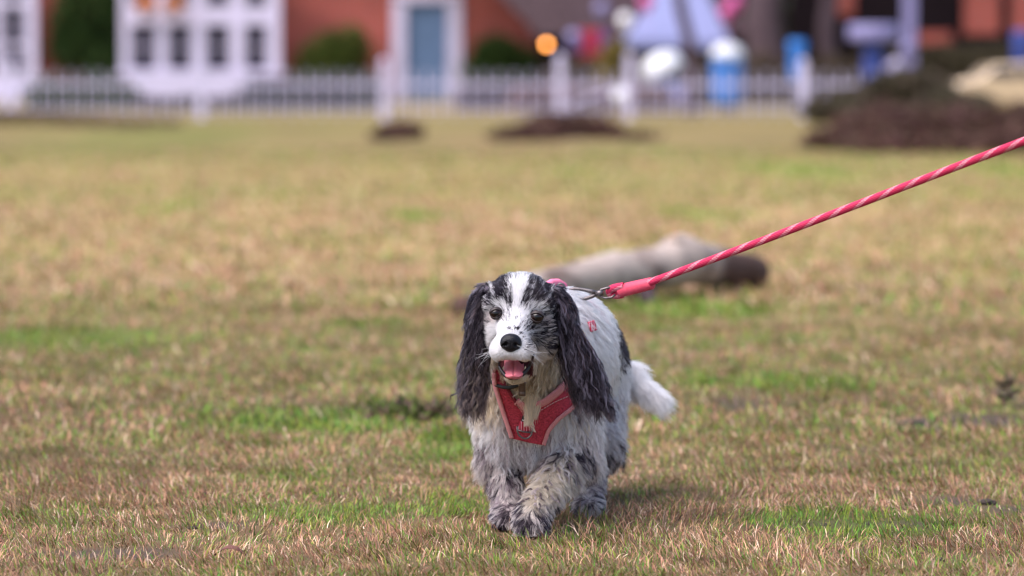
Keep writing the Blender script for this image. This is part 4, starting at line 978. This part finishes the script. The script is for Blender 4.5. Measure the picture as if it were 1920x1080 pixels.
locks('body_locks', treg == TORSO, 1500, 14, tf, tfl, lambda p, rg, rv, r: coat(p, rg, rv)*(.75+.35*r.random(len(p)))[:, None], 541, amp=.0014, lam=(.02, .04), lift=.24, spread=.0013)
# --- chin beard hanging over the harness, whiskers
r = np.random.default_rng(30); nb = 1000
bx_ = 996+r.normal(0, 7, nb); by_ = 746+r.normal(0, 6, nb); root = hit(bx_, by_, .004); nn = fgrad(root)
flow = np.array([.06, -.25, -1.])+r.normal(0, .12, (nb, 3)); Lb = (.022+.025*r.random(nb))*(1-.3*(np.abs(bx_-988) > 14))
P = grow(root, nn, flow, Lb, .5+.15*r.random(nb), 12, .25, .003*r.random(nb), 150, seed=31, clear=.013)
P, gi = clumped(P, 90, .92, .8, 32); rv = r.random(nb); c = (CREAM*1.15*(.75+.5*rv[:, None])+.10)
hair('beard', P, c, .0003, .0001, dog)
nw = 30; wx = np.where(np.arange(nw) % 2, 930+r.normal(0, 5, nw), 992+r.normal(0, 5, nw)); wy = 660+r.normal(0, 6, nw); root = hit(wx, wy, .0); nn = fgrad(root)
sgn = np.where(np.arange(nw) % 2, -1., 1.); flow = np.stack([sgn, .2+0*sgn, -.5+r.normal(0, .3, nw)], 1)
hair('whiskers', grow(root, nn, flow, .02+.022*r.random(nw), .5+0*wx, 8, .1, 0*wx, 10, seed=33), np.tile(WHITE*.9, (nw, 1)), .00022, .00006, dog)

# ------------------------------------------------------------------ face parts
def small_sdf(fn, lo, hi, h): 
    lo = np.array(lo); hi = np.array(hi); n_ = np.ceil((hi-lo)/h).astype(int)+1; g_ = np.stack(np.meshgrid(*[lo[i]+h*np.arange(n_[i]) for i in range(3)], indexing='ij'), -1)
    return surface_nets(fn(g_), lo, h)
def sd_el(P, c, rad, rot=(0, 0, 0)):
    Q = (P-np.array(c))@rotm(*rot); rad = np.array(rad, float); k0 = np.linalg.norm(Q/rad, axis=-1); k1 = np.linalg.norm(Q/rad**2, axis=-1); return k0*(k0-1)/np.maximum(k1, 1e-6)
NC = W(958, 643, 6.2475)
def nosef(P):
    Q = ((P-NC)@rotm(0, 4, 0))*np.array([1, 1, .86])
    d = smin(sd_el(Q, (0, .004, .0035), (.0162, .013, .0095)), sd_el(Q, (0, .003, -.005), (.0125, .011, .0085)), .007)
    for s_ in (-1, 1):
        d = smin(d, sd_el(Q, (s_*.0115, .001, -.001), (.006, .008, .007)), .004)
        d = -smin(-d, sd_el(Q, (s_*.0082, -.0075, -.0018), (.0032, .006, .0024), (0, s_*30, 0)), .0025)
        d = -smin(-d, sd_el(Q, (s_*.0135, -.003, -.0035), (.0045, .005, .0012), (0, s_*18, 0)), .0015)
    d = -smin(-d, sd_el(Q, (0, -.0105, -.006), (.0009, .0025, .008)), .0015)
    return d
V, Q = small_sdf(nosef, NC-.024, NC+.024, .0007)
nose_m = mat('wet_black_nose', (.008, .007, .010), .30, .2, 500, .25, spec=.22)
mesh_np('nose', V, Q, nose_m, dog)
eye_m = attr_mat('eyeball', .05, .4); lid_m = mat('eyelid_skin', (.035, .024, .024), .45, .2, 300)
for e, rr_, tilt in ((EYES[0], .0104, -10), (EYES[1], .0108, 12)):
    c = e+np.array([0, .0035, 0]); n1, n2 = 40, 28; V = []; cc = []
    look = nrm(np.array([-.06, -1, -.03]))
    for i in range(n2+1):
        for j in range(n1):
            th_, ph = math.pi*i/n2, 2*math.pi*j/n1; v = np.array([math.sin(th_)*math.cos(ph), math.sin(th_)*math.sin(ph), math.cos(th_)]); V.append(c+v*rr_)
            a = math.acos(max(-1, min(1, float(v@look)))); cc.append((.003, .0025, .003) if a < .40 else (.012, .004, .003) if a < .85 else (.02, .014, .014))
    Fq = [[i*n1+j, (i+1)*n1+j, (i+1)*n1+(j+1) % n1, i*n1+(j+1) % n1] for i in range(n2) for j in range(n1)]
    eo = mesh_np('eye', V, Fq, eye_m, dog, True, np.array(cc))
    # lids: upper and lower shells over the ball
    for up_ in (1, -1):
        V = []; nu, nv = 24, 6
        for i in range(nu+1):
            u = -1.25+2.5*i/nu
            edge = (.66 if up_ > 0 else .60)*math.cos(u*1.12)+.02
            for j in range(nv+1):
                el_ = edge+(1.15-edge)*j/nv; rad_ = rr_*(1.055 if j else 1.035)
                v = np.array([math.sin(u)*math.cos(el_), -math.cos(u)*math.cos(el_), up_*math.sin(el_)])
                V.append(c+(rotm(0, tilt, 0)@v)*rad_)
        Fq = [[i*(nv+1)+j, (i+1)*(nv+1)+j, (i+1)*(nv+1)+j+1, i*(nv+1)+j+1] for i in range(nu) for j in range(nv)]
        lo = mesh_np('eyelid', V, Fq, lid_m, None); sm = lo.modifiers.new('thick', 'SOLIDIFY'); sm.thickness = .0012; sm.offset = 1; setparent(lo, dog)
# tongue
V = []; nu, nv = 20, 22
for s_ in (0, 1):
    for j in range(nv+1):
        t = j/nv; ctr = W(964-1.5*t, 673+33*t**.9, 6.318-.062*t)
        hw = .0178*math.sqrt(max(0, 1-max(0, (t-.55)/.45)**2.4))*(.9+.1*t)
        for i in range(nu+1):
            u = 2*i/nu-1; g_ = .0022*math.exp(-(u/.10)**2)-.0018*(1-u*u)+.0022*u*u
            V.append(ctr+np.array([u*hw, g_*(.8)-.0015*t*0, -g_*.9])+np.array([0, .0035*s_, -.0035*s_]))
S = (nu+1)*(nv+1); Fq = []
for j in range(nv):
    for i in range(nu): a = j*(nu+1)+i; Fq.append([a, a+1, a+nu+2, a+nu+1]); Fq.append([S+a, S+a+nu+1, S+a+nu+2, S+a+1])
for j in range(nv):
    for i in (0, nu): a = j*(nu+1)+i; Fq.append([a, a+nu+1, S+a+nu+1, S+a])
for i in range(nu): a = nv*(nu+1)+i; Fq.append([a, a+1, S+a+1, S+a])
tm, tt, tb = new_mat('tongue'); tb.inputs['Base Color'].default_value = (.62, .16, .20, 1); tb.inputs['Roughness'].default_value = .38; tb.inputs['Subsurface Weight'].default_value = .2; tb.inputs['Subsurface Radius'].default_value = (.006, .002, .002); tb.inputs['Subsurface Scale'].default_value = .5
mesh_np('tongue', V, Fq, tm, dog)
lipm = mat('black_lip', (.02, .016, .018), .4, .2, 200)
lp = [(1001, 664), (999, 671), (995, 681), (989, 692), (980, 702), (969, 708), (958, 709), (947, 704), (940, 695), (936, 686), (936, 680)]
tt_ = np.linspace(0, len(lp)-1, 45); lx = np.interp(tt_, range(len(lp)), [a for a, b in lp]); ly = np.interp(tt_, range(len(lp)), [b for a, b in lp])
ld_ = np.interp(tt_, [0, 2, 4, 6, 8, 10], [6.290, 6.296, 6.280, 6.270, 6.280, 6.292])
lh_ = hit(lx, ly, .003)[:, 1]; ld_ = np.clip(np.minimum(lh_, ld_), 6.25, 6.30)-.004
for _ in range(8): ld_[1:-1] = (ld_[:-2]+2*ld_[1:-1]+ld_[2:])/4
MB().tube([W(a, b, c_) for a, b, c_ in zip(lx, ly, ld_)], [.0016+.0021*math.sin(math.pi*i/44) for i in range(45)], 8).build('lower_lip', lipm, dog, True)
toothm = mat('tooth_ivory', (.62, .54, .40), .35, .05, 100)
for a, b in ((944, 688), (985, 688)):
    c = W(a, b, 6.283); MB().lathe((c[0], c[1], c[2]-.004), [(.0016, 0), (.0015, .002), (.0009, .004), (.0003, .0055)], 8).build('tooth', toothm, dog, True)

# ================================================================== harness, collar and lead
def px_grid(poly, step, off, extra=None):
    P_ = np.array(poly); x0_, y0_ = P_.min(0)-2; x1_, y1_ = P_.max(0)+2; gx = np.arange(x0_, x1_+step, step); gy = np.arange(y0_, y1_+step, step)
    A, B = np.meshgrid(gx, gy); ins = inpoly(A.ravel(), B.ravel(), poly).reshape(A.shape)
    hp = hit(A.ravel(), B.ravel(), off, 6.425).reshape(A.shape+(3,))
    return A, B, ins, hp
def smooth_depth(Y, it):
    for _ in range(it):
        Yp = np.pad(Y, 1, mode='edge'); Y = (Yp[1:-1, 1:-1]*2+Yp[:-2, 1:-1]+Yp[2:, 1:-1]+Yp[1:-1, :-2]+Yp[1:-1, 2:])/6
    return Y
OFF = .013
harn = empty('dog_harness', (.02, 6.55, .25), 'red tweed chest harness with pink edging on the spaniel', 'harness')
cloth_m = mat('red_tweed', (.50, .06, .095), .95, .4, 330, .4, spec=.1); pink_m = mat('pink_binding', (.70, .29, .31), .9, .15, 700, .3, spec=.15)
hp_m = mat('pink_padding', (.86, .22, .36), .85, .1, 300, .2, spec=.15)
A, B, ins, hp = px_grid(HARN, 1.5, OFF)
dY = smooth_depth(np.minimum(hp[..., 1], 6.60), 14)
vid = -np.ones(A.shape, int); V = []
cellok = ins[:-1, :-1] | ins[1:, :-1] | ins[:-1, 1:] | ins[1:, 1:]
use = np.zeros(A.shape, bool); use[:-1, :-1] |= cellok; use[1:, :-1] |= cellok; use[:-1, 1:] |= cellok; use[1:, 1:] |= cellok
# snap outside vertices onto the outline
PL = np.array(HARN, float); 
def snap(x, y):
    best = None
    for i in range(len(PL)):
        a, b = PL[i], PL[(i+1) % len(PL)]; ab = b-a; t = np.clip(((x-a[0])*ab[0]+(y-a[1])*ab[1])/(ab@ab), 0, 1); q = a+ab*t; dd = (q[0]-x)**2+(q[1]-y)**2
        if best is None or dd < best[0]: best = (dd, q)
    return best[1]
for j in range(A.shape[0]):
    for i in range(A.shape[1]):
        if use[j, i]:
            x, y = (A[j, i], B[j, i]) if ins[j, i] else snap(A[j, i], B[j, i]); vid[j, i] = len(V); V.append(W(x, y, dY[j, i]))
Fq = [[vid[j, i], vid[j+1, i], vid[j+1, i+1], vid[j, i+1]] for j in range(A.shape[0]-1) for i in range(A.shape[1]-1) if cellok[j, i]]
pn = mesh_np('chest_panel', V, Fq, cloth_m, harn); sm = pn.modifiers.new('thick', 'SOLIDIFY'); sm.thickness = .004; sm.offset = -1
def depth_at(x, y):
    j = np.clip(np.rint((np.asarray(y)-B[0, 0])/1.5).astype(int), 0, A.shape[0]-1); i = np.clip(np.rint((np.asarray(x)-A[0, 0])/1.5).astype(int), 0, A.shape[1]-1); return dY[j, i]
def ribbon(path, width, name, m, parent, lift=.0025, thick=.003, inset=0, n=60, dfun=None, prof=None):
    """flat strap lying on the panel: path in pixels, width in pixels (left of the path)"""
    pt = np.array(path, float); s = np.concatenate([[0], np.cumsum(np.linalg.norm(np.diff(pt, axis=0), axis=1))]); ss = np.linspace(0, s[-1], n)
    # smooth resample
    x = np.interp(ss, s, pt[:, 0]); y = np.interp(ss, s, pt[:, 1])
    for _ in range(6): x[1:-1] = (x[:-2]+2*x[1:-1]+x[2:])/4; y[1:-1] = (y[:-2]+2*y[1:-1]+y[2:])/4
    tx, ty = np.gradient(x), np.gradient(y); l = np.hypot(tx, ty); nx2, ny2 = -ty/l, tx/l
    V = []; K_ = 5; df = dfun or depth_at
    for k_ in range(K_):
        f = k_/(K_-1)-.5; w_ = width if prof is None else width*prof(ss/s[-1]); xx_, yy_ = x+nx2*w_*f, y+ny2*w_*f; dd = df(xx_, yy_)-lift-.0012*(1-(2*f)**2)
        V.append([W(a, b, c_) for a, b, c_ in zip(xx_, yy_, dd)])
    V = np.array(V).reshape(-1, 3); Fq = [[k_*n+i, (k_+1)*n+i, (k_+1)*n+i+1, k_*n+i+1] for k_ in range(K_-1) for i in range(n-1)]
    o = mesh_np(name, V, Fq, m, None); o.data.flip_normals() if False else None
    sm = o.modifiers.new('thick', 'SOLIDIFY'); sm.thickness = thick; sm.offset = 0
    if parent is not None: setparent(o, parent)
    return o
ribbon([(1065, 714), (1048, 733), (1024, 752), (1000, 763), (984, 764), (968, 752)], 12, 'edge_binding', pink_m, harn)
ribbon([(1090, 742), (1073, 765), (1047, 785), (1028, 807), (1019, 834)], 6.5, 'edge_binding', pink_m, harn)
ribbon([(926, 700), (928, 722), (936, 748), (949, 788), (960, 821)], 6.5, 'edge_binding', pink_m, harn)
ribbon([(938, 690), (946, 717), (960, 744), (974, 764)], 3, 'edge_binding', mat('dark_red_binding', (.22, .02, .035), .9, .2, 500), harn)
for i in range(11):
    a = i/10; x, y = 1010+ (1061-1010)*a, 772-(772-745)*a-2*math.sin(a*3.14); x2, y2 = x+3.0, y-1.7
    d0_ = float(depth_at(x, y))-.0016; MB().tube([W(x, y, d0_), W(x2, y2, d0_)], .0006, 5).build('stitch', M['plastic'], harn)
ribbon([(1066, 733), (1080, 752)], 2.0, 'seam', mat('dark_red_seam', (.2, .015, .03), .9, .1, 500), harn, lift=.001)
# front ring: woven tab, D ring and a small black label with white mark
plaid, pt_, pb = new_mat('woven_tab'); tc_ = pt_.nodes.new('ShaderNodeTexCoord'); wv = pt_.nodes.new('ShaderNodeTexWave'); wv.wave_type = 'BANDS'; wv.bands_direction = 'X'; wv.inputs['Scale'].default_value = 70
cr = pt_.nodes.new('ShaderNodeValToRGB'); cr.color_ramp.elements[0].color = (.45, .02, .05, 1); cr.color_ramp.elements[1].color = (.75, .35, .45, 1); cr.color_ramp.elements[0].position = .55
pt_.links.new(tc_.outputs['Object'], wv.inputs[0]); pt_.links.new(wv.outputs[0], cr.inputs[0]); pt_.links.new(cr.outputs[0], pb.inputs['Base Color']); pb.inputs['Roughness'].default_value = .9
ribbon([(986, 792), (983, 808)], 23, 'woven_tab', plaid, harn, lift=.006, thick=.004, n=14)
ribbon([(987, 782), (984.5, 791)], 15, 'black_label', M['rubber'], harn, lift=.0035, n=10)
ribbon([(979, 787.5), (983, 788.6), (987, 789.6), (990, 791)], 2.2, 'label_lettering', M['plastic'], harn, lift=.0062, thick=.0004, n=14)
dz = float(depth_at(983, 808))-.009
ring = [(970, 799), (970, 808), (973, 816), (979, 821), (985, 822.5), (991, 821), (996, 816), (998.5, 808), (998, 803)]
MB().tube([W(a, b, dz) for a, b in ring], .0016, 8).build('d_ring', M['steel'], harn, True)
MB().tube([W(970, 806, dz), W(983, 810, dz-.001), W(998, 811, dz)], .0014, 8).build('d_ring', M['steel'], harn, True)
# girth strap round the ribs (shows only where the coat parts) and back pad
def strap_ring(yc, slope, off, width, name, a0, a1, m):
    V = []; n_ = 60; cxz = W(1046, 650, yc)
    for k_ in range(3):
        for i in range(n_+1):
            a = a0+(a1-a0)*i/n_; dv = np.array([math.cos(a), 0, math.sin(a)]); lo_, hi_ = .02, .2; y = yc+(k_-1)*width/2+slope*(dv[2])
            for _ in range(22):
                md_ = (lo_+hi_)/2; q = np.array([cxz[0], y, cxz[2]])+dv*md_
                if fld(q[None])[0] < off: lo_ = md_
                else: hi_ = md_
            V.append(np.array([cxz[0], y, cxz[2]])+dv*lo_)
    Fq = [[k_*(n_+1)+i, k_*(n_+1)+i+1, (k_+1)*(n_+1)+i+1, (k_+1)*(n_+1)+i] for k_ in range(2) for i in range(n_)]
    o = mesh_np(name, V, Fq, m, None); sm = o.modifiers.new('thick', 'SOLIDIFY'); sm.thickness = .003; sm.offset = 0; setparent(o, harn)
strap_ring(6.70, -.01, .003, .022, 'girth_strap', -2.6, 1.5, hp_m)
bp_ = [(1034, 536), (1046, 529), (1056, 534), (1061, 545)]
bk = MB(); pts = [W(1022, 536, 6.60), W(1034, 530, 6.62), W(1046, 530, 6.64), W(1057, 536, 6.66), W(1062, 547, 6.68)]
bk.tube(pts, [.005, .0065, .007, .0065, .005], 12).build('back_handle', hp_m, harn, True)
MB().tube([W(1051+8*math.cos(a), 541+9*math.sin(a), 6.625) for a in np.linspace(0, 6.28, 18)[:-1]], .0022, 8, closed=True).build('back_ring', M['steel'], harn, True)
pc = hit([1112], [612], .012)[0]; pcn = fgrad(pc[None])[0]
for (a, b, sx_, sy_, ang) in ((1112, 611, 6, 10, -18),):
    V = []; n_ = 9
    for j in range(n_):
        for i in range(n_):
            u, v = 2*i/(n_-1)-1, 2*j/(n_-1)-1; ca, sa = math.cos(R(ang)), math.sin(R(ang)); V.append((a+u*sx_*ca-v*sy_*sa, b+u*sx_*sa+v*sy_*ca))
    V = np.array(V); q = hit(V[:, 0], V[:, 1], .0105); Fq = [[j*n_+i, (j+1)*n_+i, (j+1)*n_+i+1, j*n_+i+1] for j in range(n_-1) for i in range(n_-1)]
    o = mesh_np('strap_patch', q, Fq, plaid if a > 1100 else hp_m, None); sm = o.modifiers.new('thick', 'SOLIDIFY'); sm.thickness = .002; setparent(o, harn)
# collar: thin black cord with metal toggle
col_o = empty('dog_collar', (W(965, 715, 6.4)), 'thin black cord collar with a brass brown toggle under the chin', 'collar')
cpts = [(915, 712), (921, 716), (930, 722), (942, 726), (955, 727), (968, 724), (980, 719)]
cx_ = np.interp(np.linspace(0, 6, 30), range(7), [a for a, b in cpts]); cyy = np.interp(np.linspace(0, 6, 30), range(7), [b for a, b in cpts]); hq = hit(cx_, cyy, .008, 6.41)
hy = hq[:, 1].copy(); hy = np.minimum(hy, 6.50)
for _ in range(20): hy[1:-1] = (hy[:-2]+2*hy[1:-1]+hy[2:])/4
hy = hy-.013
front = [W(a, b, c_) for a, b, c_ in zip(cx_, cyy, hy)]
back = [W(1010, 705, 6.46), W(1045, 690, 6.53), W(1060, 668, 6.60), W(1020, 640, 6.64), W(960, 655, 6.62), W(925, 690, 6.56)]
MB().tube(front+back, .0031, 8, closed=True).build('cord', M['rubber'], col_o, True)
tc0 = W(979, 718, hy[-1]-.016); brm = mat('brown_metal', (.13, .09, .075), .3, .2, 120, metal=.7)
MB().lathe((tc0[0], tc0[1], tc0[2]-.022), [(.0045, 0), (.006, .001), (.006, .006), (.0056, .007), (.006, .008), (.006, .019), (.0066, .020), (.0066, .025), (.004, .027)], 20).build('toggle', brm, col_o, True)

# lead
lead = empty('dog_lead', W(1140, 548, 6.62), 'pink and white braided rope lead pulled taut to the right', 'lead')
rope_m, rt, rb = new_mat('braided_rope'); at = rt.nodes.new('ShaderNodeAttribute'); at.attribute_name = 'ruv'
sep = rt.nodes.new('ShaderNodeSeparateXYZ'); rt.links.new(at.outputs['Vector'], sep.inputs[0])
def mnode(op, a, b=None, v=None):
    m_ = rt.nodes.new('ShaderNodeMath'); m_.operation = op
    for i, q_ in enumerate((a, b)):
        if q_ is None: continue
        if isinstance(q_, (int, float)): m_.inputs[i].default_value = q_
        else: rt.links.new(q_, m_.inputs[i])
    return m_.outputs[0]
u_, v_ = sep.outputs[0], sep.outputs[1]
spir = mnode('FRACT', mnode('ADD', mnode('MULTIPLY', u_, 17.), mnode('MULTIPLY', v_, 2.))); strip = mnode('LESS_THAN', mnode('ABSOLUTE', mnode('SUBTRACT', spir, .5)), .17)
wa = mnode('SINE', mnode('MULTIPLY', mnode('ADD', mnode('MULTIPLY', u_, 330.), mnode('MULTIPLY', v_, 8.)), 6.283)); wb = mnode('SINE', mnode('MULTIPLY', mnode('SUBTRACT', mnode('MULTIPLY', u_, 330.), mnode('MULTIPLY', v_, 8.)), 6.283))
weave = mnode('MULTIPLY', wa, wb); nz = rt.nodes.new('ShaderNodeTexNoise'); nz.inputs['Scale'].default_value = 160
wmask = mnode('MULTIPLY', strip, mnode('GREATER_THAN', mnode('ADD', weave, mnode('MULTIPLY', nz.outputs[0], 1.2)), .62))
mixc = rt.nodes.new('ShaderNodeMix'); mixc.data_type = 'RGBA'; mixc.inputs[6].default_value = (.66, .04, .115, 1); mixc.inputs[7].default_value = (.82, .42, .48, 1)
rt.links.new(wmask, mixc.inputs[0]); rt.links.new(mixc.outputs[2], rb.inputs['Base Color']); rb.inputs['Roughness'].default_value = .75; rb.inputs['Specular IOR Level'].default_value = .2
bmp = rt.nodes.new('ShaderNodeBump'); bmp.inputs['Strength'].default_value = .6; bmp.inputs['Distance'].default_value = .001; rt.links.new(weave, bmp.inputs['Height']); rt.links.new(bmp.outputs[0], rb.inputs['Normal'])
def rope_tube(pts, rad, name, n=16):
    pts = np.array(pts); s = np.concatenate([[0], np.cumsum(np.linalg.norm(np.diff(pts, axis=0), axis=1))]); V = []; UV = []
    for k_, p in enumerate(pts):
        t = nrm(pts[min(k_+1, len(pts)-1)]-pts[max(k_-1, 0)]); up = nrm(np.array([0, 0, 1])-t*t[2]); sd_ = np.cross(t, up)
        for j in range(n+1): a = 2*math.pi*j/n; V.append(p+(up*math.cos(a)+sd_*math.sin(a))*rad); UV.append((s[k_], j/n, 0))
    Fq = [[k_*(n+1)+j, k_*(n+1)+j+1, (k_+1)*(n+1)+j+1, (k_+1)*(n+1)+j] for k_ in range(len(pts)-1) for j in range(n)]
    o = mesh_np(name, V, Fq, rope_m, None); a = o.data.attributes.new('ruv', 'FLOAT_VECTOR', 'POINT'); a.data.foreach_set('vector', np.array(UV, np.float32).ravel()); setparent(o, lead); return o
lx_ = np.array([1214, 1300, 1400, 1500, 1600, 1700, 1800, 1920, 2060, 2200]); ly_ = np.array([530.5, 500, 463, 425, 386, 347, 309.5, 265, 213, 160]); ld2 = np.interp(lx_, [1214, 1920, 2200], [6.60, 5.95, 5.70])
tt_ = np.linspace(0, 1, 160); cf = [np.polyfit(lx_, ly_, 3)]; xs_ = np.linspace(1214, 2200, 160); ys_ = np.polyval(cf[0], xs_); ds_ = np.interp(xs_, [1214, 1920, 2200], [6.60, 5.95, 5.70])
pts = [W(a, b, c_) for a, b, c_ in zip(xs_, ys_, ds_)]
rope_tube(pts, .0064, 'rope')
# hand loop beyond the picture edge
e = np.array(pts[-1]); dv = nrm(np.array(pts[-1])-np.array(pts[-6])); upv = np.array([0, 0, 1.])
rope_tube([e+dv*(.10*(1-math.cos(a)))+upv*.05*math.sin(a) for a in np.linspace(0, 6.0, 40)], .0074, 'hand_loop')
slm = mat('pink_leather_sleeve', (.66, .075, .13), .5, .06, 150, .1, spec=.25)
sl0, sl1 = W(1165, 545, 6.635), W(1223, 531, 6.598); sdv = nrm(sl1-sl0)
slv = MB(); slv.tube([sl0-sdv*.004, sl0, sl0+(sl1-sl0)*.5, sl1-sdv*.002, sl1], [.0095, .0118, .0114, .0108, .0096], 18); slv.build('sleeve', slm, lead, True)
# rope end turned round the swivel eye
th0 = [W(1170, 536.5, 6.625), W(1158, 538, 6.63), W(1147, 541, 6.638), W(1142, 546, 6.642), W(1145, 552, 6.645), W(1156, 554, 6.643), W(1168, 552, 6.64)]
tq = np.array(th0); ti = np.linspace(0, len(tq)-1, 40); tq2 = np.stack([np.interp(ti, range(len(tq)), tq[:, k_]) for k_ in range(3)], 1)
for _ in range(4): tq2[1:-1] = (tq2[:-2]+2*tq2[1:-1]+tq2[2:])/4
rope_tube(tq2, .0066, 'rope_eye')
# swivel + trigger hook
eye = [(1150, 538), (1138, 540), (1127, 543), (1124, 548), (1126, 556), (1134, 559), (1146, 558), (1154, 552)]
MB().tube([W(a, b, 6.634-.004*(i > 4)) for i, (a, b) in enumerate(eye)], .0021, 8).build('swivel_eye', M['steel'], lead, True)
MB().tube([W(1131, 549, 6.63), W(1124, 549.5, 6.632), W(1118, 549.5, 6.634)], [.0042, .0052, .004], 12).build('swivel_barrel', M['steel'], lead, True)
hook = [(1118, 549), (1108, 546), (1098, 544), (1086, 542), (1076, 541), (1069, 543), (1065, 549), (1067, 555), (1072, 557)]
MB().tube([W(a, b, 6.637+.001*i) for i, (a, b) in enumerate(hook)], [.0036, .0036, .0032, .003, .0028, .0028, .0027, .0025, .0018], 10).build('hook', M['steel'], lead, True)
MB().tube([W(1119, 551, 6.637), W(1110, 556, 6.638), W(1098, 560, 6.64), W(1086, 561, 6.642)], [.003, .0034, .0032, .002], 10).build('hook_gate', M['steel'], lead, True)

# ================================================================== small things lying in the grass
def lump(px, py, r_, seed, m, name, label, cat, group=None, flat=.6):
    g = G(px, py); bm = bmesh.new(); bmesh.ops.create_icosphere(bm, subdivisions=3, radius=1.0); V = np.array([v.co for v in bm.verts]); Fq = [[v.index for v in f.verts] for f in bm.faces]; bm.free()
    k_ = .6+.8*fbm(V*2.2+seed, seed, 3); V = V*k_[:, None]*r_*np.array([1.3, 1, flat]); V = V+g+np.array([0, 0, r_*flat*.35])
    return tag(mesh_np(name, V, Fq, m), label, cat, group)
clod_m = mat('dark_soil', (.05, .036, .032), .95, .4, 120, .8)
for i, (a, b, r_, l) in enumerate([(1718, 797, .020, 'dark brown soil clod on the right, halfway up the grass'), (1545, 987, .012, 'small black clod in the bright green patch at lower right'), (1632, 986, .014, 'dark crumbly clod at the right end of the bright green patch'), (1850, 945, .018, 'dark clod near the right edge, above the green patch'), (382, 928, .009, 'small black clod on the left in dry grass'), (362, 992, .010, 'black clod in the green strip at lower left'), (560, 978, .009, 'dark clod left of the dog in short green grass'), (1668, 888, .010, 'small dark clod on the right between dry tufts'), (1460, 995, .010, 'grey clod at the left end of the bright green patch'), (95, 895, .009, 'tiny dark clod at the left edge'), (1765, 1052, .011, 'dark clod near the lower right corner')]):
    lump(a, b, r_*.62, 40+i, clod_m, 'soil_clod', l, 'clod', 'soil clods in the grass')
# curled dead leaf at lower left
g = G(432, 1046); V = []; 
for s_ in (0, .0008):
    for j in range(7):
        for i in range(9):
            u, v = i/8-.5, j/6-.5; w_ = (1-(2*u)**2)**.5 if abs(u) < .5 else 0; V.append(g+np.array([u*.05+.004*v, v*.022*w_*.9, .004+.016*(1-(2*u)**2)-.02*(v*w_)**2*8*.1+s_]))
Fq = []
for s_ in (0, 63):
    for j in range(6):
        for i in range(8): a = s_+j*9+i; Fq.append([a, a+1, a+10, a+9] if s_ else [a, a+9, a+10, a+1])
tag(mesh_np('dead_leaf', V, Fq, mat('dead_leaf', (.13, .05, .04), .7, .3, 90, .3)), 'curled dark red brown leaf in the lower left foreground', 'leaf')
# dark weedy tuft left of the dog, dark stalk at the right edge
g = G(762, 786); wt = empty('weed_tuft', g, 'dark weedy tuft in the green patch left of the dog', 'weed')
leaves('foliage', [(g[0]+dx, g[1]+.05*dy, 0.010, .03, .06, .020) for dx, dy in ((-.05, 0), (-.01, 1), (.03, -.5), (.07, .3))], 330, .011, [(.10, .13, .035), (.17, .11, .08), (.12, .17, .04), (.20, .13, .10)], wt, 71, up=.9, long=2.2)
stems('stem', g, [g+np.array([dx, 0, .045]) for dx in (-.06, -.02, .03, .07)], .002, M['bark'], wt)
g = G(1888, 762); st = empty('dry_stalk', g, 'dark dried stalk standing at the right edge', 'plant')
leaves('foliage', [(g[0], g[1], .035, .012, .012, .03)], 50, .010, [(.10, .085, .05), (.14, .10, .07)], st, 72, up=1.2, long=2.4)
stems('stem', g, [g+np.array([.006, 0, .06]), g+np.array([-.008, 0, .045])], .002, M['bark'], st)
